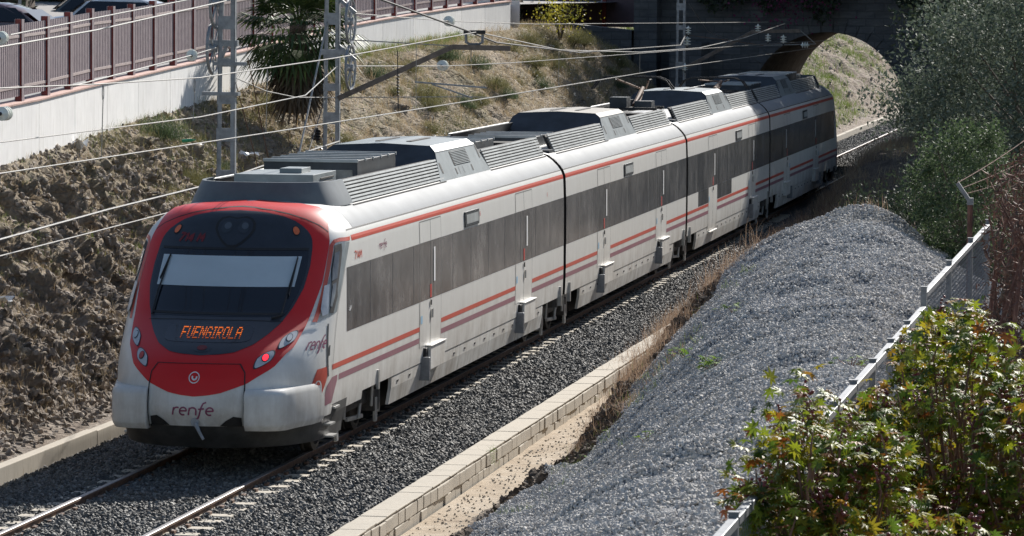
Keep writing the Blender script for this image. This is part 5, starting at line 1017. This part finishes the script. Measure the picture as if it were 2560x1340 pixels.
def tree(name, base, c, r, n, leaf, mat, label, cat='tree', group=None, clumps=120, trunk_r=.16, bark='bark', spread=.26, seed=1, limbs=26):
    rng = np.random.default_rng(seed); t = link(name, None, label=label, cat=cat, group=group, loc=base); base = np.array(base); lc = np.array(c)-base
    P, cc = blob_pts(n, lc, r, rng, clumps, spread); TV, TF = T_leaf(.22, .1)
    link('crown', leafmesh('crown', (TV, TF), P, rng.uniform(leaf*.7, leaf*1.35, n), mat, rng), t, kind='stuff')
    b = MB(); top = lc-np.array((0, 0, r[2]*.45)); b.tube([(0, 0, -.4), (rng.uniform(-.1, .1), .05, top[2]*.5), top], [trunk_r, trunk_r*.8, trunk_r*.6], 8)
    for q in cc[rng.permutation(len(cc))[:limbs]]: m = top*.45+q*.55+rng.normal(size=3)*.12; b.tube([top*.9, m, q], [trunk_r*.4, trunk_r*.22, .012], 5)
    build(b, 'trunk', bark, t, smooth=True); return t
tree('olive_tree', (10.6, 29.5, 1.6), (10.45, 29, 4.1), (3.3, 4.2, 2.8), 62000, .10, 'olive', 'large grey green tree leaning over the track in front of the bridge', clumps=260, spread=.2, seed=3, limbs=60)
tree('olive_tree', (9.8, 46, 1.6), (9.6, 46, 4.3), (3.2, 4.5, 3.0), 14000, .15, 'darkleaf', 'darker tree standing behind the large grey green tree', clumps=160, seed=4)
tree('shade_tree', (8.8, 62, 1.6), (8.4, 61, 5.3), (3.2, 4.6, 3.2), 12000, .17, 'darkleaf', 'dark tree between the grey green tree and the bridge', clumps=120, seed=5)
tree('shade_tree', (8.8, 80, 1.6), (5.7, 75.6, 10.5), (3.3, 5.4, 3.4), 60000, .21, 'darkleaf', 'tall dark tree by the bridge that shades the tail of the train', clumps=190, spread=.26, seed=36, trunk_r=.25)
tree('shade_tree', (9.2, 76, 1.6), (8.6, 75.5, 5.6), (3.4, 4.2, 3.4), 12000, .18, 'darkleaf', 'dark tree nearest the right side of the arch', clumps=120, seed=6, trunk_r=.2)
for i_, (x_, l_) in enumerate(((-.8, 'tree on top of the bridge above the left side of the arch'), (4.6, 'tree on top of the bridge above the right side of the arch'), (10.5, 'tree on top of the bridge furthest to the right'))):
    tree('bridge_tree', (x_, 90, 9.2), (x_, 88.8, 12.3), (3.3, 3.0, 3.3), 16000, .24, 'darkleaf', l_, clumps=110, spread=.30, seed=30+i_, trunk_r=.22)
tree('green_bush', (9.5, 12.8, 1.6), (9.45, 12.6, 3.1), (1.0, 1.3, 1.2), 16000, .065, 'bushleaf', 'fresh green bush behind the end of the gravel heap', cat='bush', clumps=90, spread=.22, seed=8, trunk_r=.05)
tree('green_bush', (9.6, 17.8, 1.0), (8.9, 17.5, 2.2), (1.7, 1.7, 1.3), 13000, .085, 'darkleaf', 'dark low bush in the shade just past the gravel heap', cat='bush', clumps=80, spread=.24, seed=9, trunk_r=.05)
tree('green_bush', (12.0, 8, 1.6), (12.0, 8, 3.6), (1.2, 2.2, 2.0), 8000, .09, 'olive', 'grey green bush behind the post with barbed wire', cat='bush', clumps=90, spread=.25, seed=10, trunk_r=.06)
# ivy and bougainvillea hanging over the bridge
rng = np.random.default_rng(12)
iv = link('bridge_ivy', None, label='dark creeper hanging over the top of the bridge face', cat='creeper', loc=(0, 87.6, 7))
x = rng.uniform(-6, 14, 15000); zt = 7.6-rng.power(2.2, 15000)*(2.9+.9*fbm(x*.6, x*0, 1, 3, 50)); P = np.column_stack([x, rng.uniform(-.5, .25, 15000), zt+.9-7+.4]); P[:, 2] = 2.0-rng.uniform(0, 1, 15000)**.8*(2.9+1.0*fbm(x*.55, x*0, 1, 3, 50))
link('creeper_leaves', leafmesh('creeper_leaves', T_leaf(.4, .1), P, rng.uniform(.09, .2, len(P)), 'darkleaf', rng), iv, kind='stuff')
x = rng.normal(-1.2, .9, 500); P = np.column_stack([x, rng.uniform(-.6, -.3, 500), rng.normal(-1.0, .45, 500)]); link('magenta_flowers', leafmesh('magenta_flowers', T_leaf(.5, .1), P, rng.uniform(.06, .12, 500), 'bougain', rng), iv, kind='stuff')
# hedge and trees along the street behind the fence
for i, (x0, y0, l_) in enumerate(((-25, 60, 'dark hedge behind the parked cars at the upper left corner'), (-18.8, 68, 'dark hedge between the cars and the palm'), (-14.8, 84, 'dark hedge behind the right part of the fence'))):
    t = link('hedge', None, label=l_, cat='hedge', loc=(x0, y0, 4.6)); rr = np.random.default_rng(60+i); n = 9000; P = np.column_stack([rr.uniform(-5, 5, n), rr.uniform(-1.2, 1.2, n), rr.uniform(0, 3.6, n)]); P[:, 1] -= .8*np.abs(fbm(P[:, 0]*.6, P[:, 2], 1, 2, 7))
    link('foliage', leafmesh('foliage', T_leaf(.4, .1), P, rr.uniform(.14, .3, n), 'darkleaf', rr), t, kind='stuff'); b = MB(); b.box(-4.9, 4.9, -.5, .5, -.2, 2.7); build(b, 'twigs', 'bark', t)

# palm --------------------------------------------------------------
pm = link('fan_palm', None, label='fan palm with a thick skirt of dead fronds between the two near masts', cat='palm tree', loc=(-7.2, 37.9, 3.9))
rng = np.random.default_rng(20); b = MB(); b.tube([(0, 0, -.3), (.03, 0, .8), (0, 0, 1.75)], [.30, .26, .2], 12); build(b, 'trunk', 'bark', pm, smooth=True)
def fan(L, pet, droop, az, el, n=15):
    V = []; Fc = []; d = np.array((math.cos(az)*math.cos(el), math.sin(az)*math.cos(el), math.sin(el))); side = np.array((-math.sin(az), math.cos(az), 0)); up = np.cross(d, side)*-1
    p1 = d*pet+np.array((0, 0, -droop*.25*pet)); k = 0; V += [tuple(side*.02), tuple(-side*.02), tuple(p1+side*.015), tuple(p1-side*.015)]; Fc.append((0, 1, 3, 2))
    for i in range(n):
        t = math.radians(-88+176*i/(n-1)); dd = d*math.cos(t)+side*math.sin(t); q = np.cross(dd, up); q /= np.linalg.norm(q)+1e-9; l = L*(1-.22*abs(i-(n-1)/2)/((n-1)/2))*rng.uniform(.88, 1.08); m = p1+dd*l*.55+up*.04; e = p1+dd*l+np.array((0, 0, -droop*l*.55)); k = len(V)
        V += [tuple(p1), tuple(m+q*.042*L+up*.012), tuple(e), tuple(m-q*.042*L+up*.012)]; Fc += [(k, k+1, k+2, k+3)]
    return V, Fc
for i in range(80):
    az = i*2.4; el = 1.25-1.85*(i/80)+rng.uniform(-.12, .12); V, Fc = fan(rng.uniform(.75, 1.0), rng.uniform(.65, 1.0), .35+.6*(i/80), az, el); b = MB(); b.add([(v[0], v[1], v[2]+1.65) for v in V], Fc); build(b, 'frond', 'palmleaf', pm)
for i in range(90):
    az = i*2.4; zz = rng.uniform(.75, 1.6); V, Fc = fan(rng.uniform(.6, .8), rng.uniform(.45, .7), .6, az, rng.uniform(-1.25, -.75), 11); b = MB(); b.add([(v[0], v[1], v[2]+zz) for v in V], Fc); build(b, 'dead_frond', 'palmdead', pm)

# grasses -----------------------------------------------------------
def tufts(name, centers, per, h, mat, label, spread=.06, tilt=.45, wid=1., seed=1, kind='stuff'):
    rng = np.random.default_rng(seed); n = len(centers); P = np.repeat(centers, per, 0)+rng.normal(size=(n*per, 3))*np.array((spread, spread, 0)); hs = np.repeat(rng.uniform(h*.5, h*1.2, n), per)*rng.uniform(.6, 1.1, n*per)
    return link(name, leafmesh(name, T_blade(), P, np.column_stack([hs*.5*wid, hs, hs]), mat, rng, tilt), label=label, kind=kind)
def bank_mask(n, y0, y1, t0, t1, thr, sd, scale=.35):
    rg = np.random.default_rng(sd); T = rg.uniform(t0, t1, n); Y = rg.uniform(y0, y1, n); X, Yy, Z = bank_fn(T, Y); k = fbm(X*scale, Yy*scale, 1, 3, sd)+rg.normal(0, .12, n) > thr; return np.column_stack([X, Yy, Z])[k]
tufts('dry_grass', bank_mask(16000, -4, 86, .12, .99, -.12, 71), 7, .15, 'drygrass', 'dry straw grass over the left slope', spread=.05, seed=71)
tufts('dry_grass', bank_mask(7000, 34, 86, .1, .99, -.25, 72), 9, .26, 'drygrass', 'taller dry straw grass on the far part of the left slope', spread=.07, seed=72)
tufts('green_herbs', bank_mask(4200, -2, 60, .5, .98, .22, 73, .6), 8, .14, 'greengrass', 'green herb patches on the left slope', spread=.06, seed=73)
tufts('olive_herbs', bank_mask(9000, 22, 86, .05, .95, -.02, 74, .3), 11, .24, 'olivegrass', 'olive coloured herbs on the far left slope', spread=.10, tilt=.6, seed=74)
c_ = np.column_stack(bank_fn(np.random.default_rng(5).uniform(.90, .99, 700), np.random.default_rng(6).uniform(50, 66, 700))); tufts('green_grass', c_, 10, .24, 'greengrass', 'bright green grass along the foot of the far white wall', spread=.06, seed=75)
fl = bank_mask(2600, 38, 84, .1, .95, .0, 76, .3); rg = np.random.default_rng(76); fl = fl+np.column_stack([rg.uniform(-.1, .1, len(fl)), rg.uniform(-.1, .1, len(fl)), rg.uniform(.12, .38, len(fl))]); link('white_flowers', leafmesh('white_flowers', T_palmate(5), fl, rg.uniform(.03, .065, len(fl)), 'flower', rg, .5), kind='stuff', label='white flower heads on the far left slope')
# shrubs on the far slope
sh = None
for i in range(90):
    rg = np.random.default_rng(300+i); T = rg.uniform(.12, .86); Y = 22+62*rg.uniform(0, 1)**.8; X, Yy, Z = [float(v) for v in bank_fn(np.array(T), np.array(Y))]
    if i < 3:
        r_ = link('slope_shrub', None, label='low olive green shrub on the far part of the left slope', cat='shrub', group='low shrubs on the left slope', loc=(X, Yy, Z)); n = 1500; u = rg.normal(size=(n, 3)); u[:, 2] = abs(u[:, 2]); u /= np.linalg.norm(u, axis=1)[:, None]; P = u*rg.uniform(.1, .42, n)[:, None]*np.array((1, 1, .9))
        link('foliage', leafmesh('foliage', T_blade(), P, np.column_stack([np.full(n, .09), np.full(n, .14), np.full(n, .14)]), 'olivegrass' if i != 1 else 'bushleaf', rg, .7), r_, kind='stuff'); b = MB(); [b.tube([(0, 0, -.1), tuple(rg.normal(size=3)*.12+np.array((0, 0, .22)))], [.014, .005], 4) for _ in range(6)]; build(b, 'stem', 'bark', r_)
        sh = (sh or [])+[r_]
    else:
        src = sh[i % 3]; r_ = src.copy(); S.collection.objects.link(r_); r_.location = (X, Yy, Z-.03); s_ = float(rg.uniform(.5, 1.5)); r_.scale = (s_, s_, s_*.85); r_.rotation_euler = (0, 0, float(rg.uniform(0, 6)))
        for ch in src.children: c_ = ch.copy(); S.collection.objects.link(c_); c_.parent = r_
# thin yellow plant by the wall end
b = MB(); rg = np.random.default_rng(44); yp = link('yellow_shrub', None, label='thin shrub with yellow leaves past the end of the white wall', cat='shrub', loc=(-7.4, 77, 4.9))
for k in range(14): a_ = rg.uniform(0, 6.28); b.tube([(0, 0, -.2), (.2*math.cos(a_), .2*math.sin(a_), .5), (.6*math.cos(a_), .6*math.sin(a_), rg.uniform(.7, 1.3))], [.015, .01, .005], 4)
build(b, 'stem', 'bark', yp); P = rg.normal(size=(700, 3))*np.array((.42, .42, .3))+np.array((0, 0, .75)); link('leaves', leafmesh('leaves', T_leaf(.4), P, rg.uniform(.05, .1, 700), mat_leaf('yellow leaf', [(.45, .38, .04), (.55, .48, .06), (.25, .27, .05)], .5, .3), rg), yp, kind='stuff')
# right side: tall rusty weeds beside the train, dry grass, green weeds
def right_pts(n, y0, y1, d0, d1, sd, thr=-9, sc=.5):
    rg = np.random.default_rng(sd); Y = rg.uniform(y0, y1, n); X = bfoot(Y)+rg.uniform(0, 1, n)**1.2*(d1-d0)+d0; k = fbm(X*sc, Y*sc, 1, 3, sd) > thr; X, Y = X[k], Y[k]; return np.column_stack([X, Y, HR(X, Y)-.02])
tufts('rusty_weeds', right_pts(2000, 15, 84, -.25, 1.4, 81, -.25), 15, .55, 'weedbrown', 'tall rusty brown weeds along the right edge of the ballast', spread=.10, tilt=.30, wid=.5, seed=81)
tufts('rusty_weeds', right_pts(900, 8, 30, .5, 2.6, 87, -.15), 14, .42, 'weedbrown', 'pale brown dead weeds at the left foot of the gravel heap', spread=.12, tilt=.38, wid=.5, seed=87)
tufts('rusty_weeds', right_pts(1600, 12, 66, .4, 4.5, 82, -.1), 10, .26, 'weedbrown', 'low brown weeds on the dark earth past the heap', spread=.12, tilt=.5, seed=82)
tufts('dry_grass', right_pts(3000, 62, 190, .0, 4, 83), 9, .40, 'drygrass', 'dry grass bank right of the track beyond the train', spread=.12, seed=83)
gx, gy = RNG.uniform(3.6, 6.4, 9000), RNG.uniform(-8, 24, 9000); dd = gx-bfoot(gy); kk = (~gravel_mask(gx, gy)) & (dd > .5) & (dd < 2.6)
stones('earth_lumps', np.column_stack([gx[kk], gy[kk], HR(gx[kk], gy[kk])]), 'darkclod', .05, .20, kind='stuff', label='dark brown lumps of earth between the sandy strip and the gravel')
tufts('rusty_weeds', right_pts(1200, 5, 24, .45, 2.4, 84, -.2), 11, .22, 'weedbrown', 'brown dead weeds between the block wall and the gravel', spread=.08, seed=84)
tufts('green_herbs', right_pts(420, -3, 16, .8, 2.9, 85, .1, .7), 9, .15, 'greengrass', 'green herbs at the edge of the gravel', spread=.10, tilt=.7, seed=85)
tufts('green_herbs', np.column_stack([RNG.uniform(-2.72, -2.5, 26), RNG.uniform(-2, 8, 26), np.full(26, -.22)]), 5, .10, 'drygrass', 'few dry blades at the foot of the left kerb', seed=86)
# leafy green seedlings on the gravel and at the wall
PAL = T_palmate(7)
def seedling(pos, n, size, label, grp='leafy green seedlings on the gravel', mat='bushleaf', seed=0):
    rg = np.random.default_rng(400+seed); t = link('green_seedling', None, label=label, cat='plant', group=grp, loc=pos); P = rg.normal(size=(n, 3))*np.array((1.6, 1.6, .5))*size+np.array((0, 0, size*1.1))
    link('leaves', leafmesh('leaves', PAL, P, rg.uniform(size*.7, size*1.2, n), mat, rg, .5), t); b = MB()
    for p in P[:10]: b.tube([(0, 0, -.05), tuple(p*.5), tuple(p)], [.006, .005, .003], 4)
    build(b, 'stem', 'castorstem', t); return t
mseed = mat_leaf('bright seedling leaf', [(.10, .20, .03), (.16, .27, .04), (.20, .30, .05)], .75, .3); M['seedleaf'] = mseed
for i, (x, y, n, sz, l_) in enumerate(((6.46, 1.23, 16, .085, 'bright green leafy seedling on the middle of the gravel heap'), (7.1, -1.4, 26, .09, 'largest bright green seedling cluster on the gravel heap'), (6.75, -4.9, 12, .075, 'yellow green seedling low on the gravel nearest the camera'), (6.95, 2.3, 12, .08, 'small green seedling highest on the gravel of the three'),
                                  (4.95, 4.2, 18, .06, 'dark green plant at the edge of gravel and brown earth'), (5.0, 1.9, 12, .05, 'small green plant beside the sandy strip'), (9.3, -6.6, 10, .07, 'green seedling near the leaves of the red bush'))):
    seedling((x, y, float(HR(np.array(x), np.array(y)))), n, sz, l_, mat='seedleaf', seed=i)
t = link('wall_weed', None, label='small yellow green weed growing against the block wall', cat='plant', loc=(3.37, 3.4, -.15)); rg = np.random.default_rng(9); P = rg.normal(size=(90, 3))*np.array((.05, .10, .07))+np.array((.05, 0, .1)); link('leaves', leafmesh('leaves', T_blade(), P, rg.uniform(.04, .09, 90), 'seedleaf', rg, .9), t)

# ------------------------------------------------------------------ right fence, post with barbed wire
gf = link('galvanised_fence', None, label='low galvanised mesh fence along the top of the gravel slope', cat='fence')
def gpost(y, top, x=10.30, w=.06):
    b = MB(); b.box(x-w/2, x+w/2, y-w/2, y+w/2, 1.3, top); b.box(x-w/2-.006, x+w/2+.006, y-w/2-.006, y+w/2+.006, top, top+.012); build(b, 'post', 'galv', gf)
def gpanel(y0, y1, top, hgt):
    b = MB(); b.box(10.27, 10.335, y0+.035, y1-.035, top-.07, top-.01); build(b, 'top_rail', 'galv', gf, bevel=.006)
    b = MB(); b.box(10.28, 10.325, y0+.035, y1-.035, top-hgt, top-hgt+.04); build(b, 'bottom_rail', 'galv', gf)
    b = MB(); z0, z1 = top-hgt+.04, top-.07; H = z1-z0; k = y0
    s_ = y0-H
    while s_ < y1:
        for sg in (1, -1):
            a0, a1 = (s_, s_+H) if sg > 0 else (s_+H, s_); 
            t0 = 0; t1 = 1
            ya, yb = (a0, a1)
            lo, hi = min(ya, yb), max(ya, yb)
            cl = lambda t: ya+(yb-ya)*t
            ts_ = [0, 1]
            if ya != yb:
                e0 = (y0+.04-ya)/(yb-ya); e1 = (y1-.04-ya)/(yb-ya); tmin, tmax = max(0, min(e0, e1)), min(1, max(e0, e1))
                if tmax-tmin > .03: b.bar((10.30+.004*sg, cl(tmin), z0+H*tmin), (10.30+.004*sg, cl(tmax), z0+H*tmax), .003, .003)
        s_ += .11
    build(b, 'wire_mesh', 'galv', gf, kind='stuff')
ysf = [-31.8, -30.1, -28.4, -26.75, -25.15, -23.4, -21.6, -19.8, -18.0, -16.0, -13.9, -11.8, -9.5]
for a_, b_ in zip(ysf[:-1], ysf[1:]): gpanel(a_, b_, 3.22, .95)
for y in ysf[:-1]: gpost(y, 3.235)
for a_, b_ in zip((-9.4, -5.2, -.9), (-5.2, -.9, 3.2)): gpanel(a_, b_, 3.36, 1.15)
for y in (-9.4, -5.2, -.9, 3.2): gpost(y, 3.40)
bp = link('barbed_wire_post', None, label='rusty post with an angled arm carrying barbed wire above the mesh fence', cat='post', loc=(10.22, .3, 1.9))
b = MB(); b.tube([(0, 0, -.3), (.0, 0, 1.92)], .035, 8); build(b, 'post', 'redbark', bp, smooth=True); b = MB(); b.bar((0, 0, 1.90), (-.17, .0, 2.14), .06, .05); b.box(-.04, .04, -.04, .04, 1.86, 1.95); build(b, 'angled_arm', 'galv', bp)
for i, (p, q) in enumerate((((10.05, .3, 4.04), (10.75, 6, 4.46)), ((10.10, .3, 3.97), (10.95, 5, 4.28)), ((10.15, .3, 3.90), (11.1, 4, 4.13)))):
    pp = [np.array(p)+(np.array(q)-np.array(p))*t-np.array((0, 0, .1*t*(1-t))) for t in np.linspace(0, 1, 12)]; b = MB(); b.tube(pp, .006, 5)
    for c_ in pp[1:-1]: b.bar(c_-np.array((.015, 0, .02)), c_+np.array((.015, 0, .02)), .004); b.bar(c_-np.array((-.015, 0, .02)), c_+np.array((-.015, 0, .02)), .004)
    build(b, 'barbed_wire', 'redbark', label=('top', 'middle', 'lowest')[i]+' strand of barbed wire running right from the angled arm', cat='wire', group='barbed wire strands')
# reddish dry stems behind the fence
dv = link('dry_vine', None, label='mass of reddish dry stems hanging behind the mesh fence at the right edge', cat='vine', loc=(11.0, -3, 1.8)); rg = np.random.default_rng(31)
for k in range(46):
    x0, y0 = rg.uniform(-.45, 1.3), rg.uniform(-4, 6); b = MB(); h = rg.uniform(1.9, 2.75); b.tube([(x0, y0, -.2), (x0+rg.normal(0, .06), y0, h*.4), (x0+rg.normal(0, .12), y0+rg.normal(0, .1), h*.75), (x0+rg.normal(0, .2), y0+rg.normal(0, .2), h)], [.035, .03, .022, .008], 5); build(b, 'dry_stem', 'redbark' if k % 3 else 'bark', dv, smooth=True)
n = 16000; P = np.column_stack([rg.uniform(-.3, 1.6, n), rg.uniform(-4, 7, n), rg.uniform(.1, 2.6, n)]); link('dry_twigs', leafmesh('dry_twigs', T_leaf(.10), P, rg.uniform(.05, .14, n), mat_leaf('dull red brown dry leaf', [(.11, .06, .045), (.17, .09, .07), (.08, .045, .035), (.20, .13, .10)], .8, .1), rg), dv, kind='stuff')

# castor bushes ------------------------------------------------------
leafobjs = []
for k in range(6):
    TV, TF = T_palmate(7 if k % 2 else 8); me = nmesh('leaf', np.array(TV)*np.array((1, 1, 1.2)), TF, 'castorred' if k == 5 else 'castor'); leafobjs.append(me)
def castor(base, c, r, n, size, label, seed, nind=240):
    rg = np.random.default_rng(seed); t = link('castor_bush', None, label=label, cat='bush', loc=base); base = np.array(base); lc = np.array(c)-base; cl = max(14, n//26)
    P, cc = blob_pts(n, lc, r, rg, cl, .22, .35); V_, F_q = PAL; Rm = rotmats(n, rg, .75); sc = rg.uniform(size*.6, size*1.25, n)
    # individual leaves: those nearest the camera
    dist = np.linalg.norm(P+base-CAM, axis=1)-.6*P[:, 2]; order = np.argsort(dist+rg.normal(0, .25, n)); ind = order[:nind]; rest = order[nind:]
    red = rg.uniform(0, 1, n) < .12
    for j in ind:
        o = link('leaf', leafobjs[5] if red[j] else leafobjs[rg.integers(0, 5)], t); m = Matrix(Rm[j].tolist()).to_4x4(); o.matrix_local = Matrix.Translation(P[j].tolist()) @ m @ Matrix.Diagonal((*([sc[j]]*3), 1))
    rr = red[rest]; 
    for nm, mk, mt in (('further_leaves', ~rr, 'castor'), ('further_red_leaves', rr, 'castorred')):
        q = rest[mk]
        if len(q): link(nm, leafmesh(nm, PAL, P[q], sc[q], mt, rg, Rm=Rm[q]), t, kind='stuff')
    for k in range(cl):
        q = cc[k]; b = MB(); root = np.array((rg.normal(0, .15), rg.normal(0, .2), -.2)); m = root*.4+q*.6+rg.normal(size=3)*.06; m[2] = q[2]*.45; b.tube([root, m, q, q+np.array((rg.normal(0, .03), rg.normal(0, .03), .12))], [.02, .013, .008, .004], 5); build(b, 'stem', 'castorstem', t, smooth=True)
        if k % 2 == 0:
            m_ = 16; S_ = q+rg.normal(size=(m_, 3))*np.array((.022, .022, .055))+np.array((0, 0, .10)); link('seed_cluster', leafmesh('seed_cluster', ICO, S_, np.full(m_, .0065)*rg.uniform(.8, 1.3, m_), 'seed', rg), t)
    return t
castor((10.9, -24.6, 1.9), (10.70, -24.8, 3.05), (.56, 1.3, .92), 2900, .085, 'red and yellow green castor bush at the bottom, left one leaning over the fence rail', 501)
castor((11.6, -27.4, 1.9), (11.60, -27.6, 2.70), (.75, 1.1, .62), 2200, .082, 'castor bush filling the bottom right corner of the picture', 502)
castor((11.4, -21.6, 1.9), (11.50, -21.6, 3.15), (.62, 1.5, .92), 2900, .085, 'taller castor bush with dark red seed clusters at the right edge', 503)
castor((10.95, -17.6, 1.9), (11.05, -17.6, 3.20), (.44, 1.2, .60), 1500, .085, 'yellow green castor bush hiding the step of the mesh fence', 504)
castor((10.75, -21.8, 1.9), (10.78, -21.9, 3.0), (.34, 1.5, .60), 1100, .085, 'low castor bush growing through the fence between the two bigger bushes', 506, 150)
castor((12.3, -22.5, 1.9), (12.25, -23.0, 3.05), (.55, 1.6, .95), 2200, .085, 'castor bush cut by the right edge of the picture', 505, 150)

# ------------------------------------------------------------------ cars and small things behind the fence
def car(loc, rz, colmat, label):
    t = link('parked_car', None, label=label, cat='car', loc=loc); t.rotation_euler = (0, 0, rz)
    prof = [(-2.1, .35), (-2.12, .75), (-2.0, .95), (-1.45, 1.02), (-1.0, 1.38), (-.5, 1.47), (.5, 1.46), (1.05, 1.30), (1.5, 1.0), (2.05, .86), (2.12, .6), (2.1, .35)]
    b = MB(); P = []
    for y, k, dz in ((-.86, .95, -.03), (-.80, 1, 0), (0, 1, .03), (.80, 1, 0), (.86, .95, -.03)): P.append([(x*(1 if z < 1.0 else .98), y*(1 if z < 1.02 else .80), z+(dz if z > .8 else 0)) for x, z in prof])
    P = np.array(P); b.grid(P, 0); 
    for q, fl in ((P[0], 0), (P[-1], 1)): k = len(b.v); b.v += [tuple(p) for p in q]; ids = tuple(range(k, k+len(prof))); b.f.append(ids if fl else ids[::-1]); b.m.append(0)
    build(b, 'body', colmat, t, smooth=True, sharp=50, bevel=.02)
    for sg in (-1, 1):
        b = MB(); b.add([(-1.25, .845*sg, 1.04), (1.3, .845*sg, 1.04), (.9, .70*sg, 1.37), (-.85, .70*sg, 1.40)], [(0, 1, 2, 3) if sg < 0 else (3, 2, 1, 0)]); build(b, 'side_window', 'glass', t)
        for x in (-1.35, 1.35):
            b = MB(); b.lathe((x, .80*sg, .32), (0, sg, 0), [(.01, .1), (.19, .09), (.21, .06), (.32, .05), (.33, -.1), (.2, -.12)], 18); build(b, 'wheel', 'seam', t, smooth=True)
        b = MB(); b.box(1.98, 2.13, *sorted((.45*sg, .78*sg)), .66, .82); build(b, 'headlight', 'lampgrey', t, bevel=.02); b = MB(); b.box(-2.14, -2.02, *sorted((.5*sg, .8*sg)), .75, .95); build(b, 'rear_light', 'buttonred', t)
    b = MB(); b.add([(1.10, -.62, 1.33), (1.10, .62, 1.33), (1.54, .72, 1.03), (1.54, -.72, 1.03)], [(0, 3, 2, 1)]); build(b, 'windscreen', 'glass', t); b = MB(); b.add([(-1.03, -.62, 1.41), (-1.03, .62, 1.41), (-1.48, .72, 1.06), (-1.48, -.72, 1.06)], [(0, 1, 2, 3)]); build(b, 'rear_window', 'glass', t); return t
car((-15.6, 41.5, 4.55), -.05, mat_plain('dark wine car paint', (.05, .012, .016), .15, coat=.8), 'dark wine red parked car at the upper left corner behind the fence')
car((-14.6, 50.5, 4.65), .02, mat_plain('pale blue white car paint', (.5, .55, .62), .2, coat=.8), 'pale parked car behind the fence, right of the dark car')
car((-17.8, 60, 4.7), .1, mat_plain('black car paint', (.02, .022, .026), .15, coat=.8), 'dark parked car far behind the fence beside the hedge')
for i, (x, y, m_, l_) in enumerate(((-13.0, 48.6, 'fencered', 'red post standing behind the fence left of the near mast'), (-12.6, 55.5, 'mast', 'grey street post behind the fence left of the palm'), (-15.6, 44.0, 'mast', 'thin grey pole in front of the dark parked car'))):
    b = MB(); b.tube([(x, y, 4.4), (x, y, 9)], .06 if i < 2 else .04, 8); build(b, 'street_post', m_, smooth=True, label=l_, cat='post')
# litter on the slope
b = MB(); b.lathe((-6.7, 25.9, 3.42), (1, .3, .1), [(.001, -.14), (.035, -.13), (.035, .05), (.014, .10), (.014, .14), (.001, .145)], 12); build(b, 'green_bottle', mat_plain('green bottle glass', (.03, .30, .13), .15, coat=.5), smooth=True, label='bright green plastic bottle lying on the slope below the white wall', cat='bottle')
for i, (T, Y) in enumerate(((.80, 30.1), (.62, 38.5), (.93, 22.0), (.55, 9.), (.70, 33))):
    X, Yy, Z = [float(v) for v in bank_fn(np.array(T), np.array(float(Y)))]; rg = np.random.default_rng(i+90); b = MB(); b.grid(np.array([[(X+.12*(u-2)+.03*rg.normal(), Yy+.10*(v_-2)+.03*rg.normal(), Z+.06+.05*rg.normal()) for u in range(5)] for v_ in range(5)])); build(b, 'plastic_scrap', 'lettersilver', label='crumpled scrap of white plastic litter on the left slope', cat='litter', group='white litter on the left slope')
# green patches on the slope beyond the arch
rg = np.random.default_rng(140); n = 9000; x, y = rg.uniform(-15, -3.2, n), rg.uniform(106, 200, n); k = (fbm(x*.25, y*.12, 1, 3, 141)+rg.normal(0, .1, n) > -.15) & (x < -3.6); P = np.column_stack([x[k], y[k], far_fn(x[k], y[k])])
tufts('green_grass', P, 9, .42, 'greengrass', 'bright green grass patches on the slope seen through the arch', spread=.22, tilt=.6, wid=1.6, seed=142)
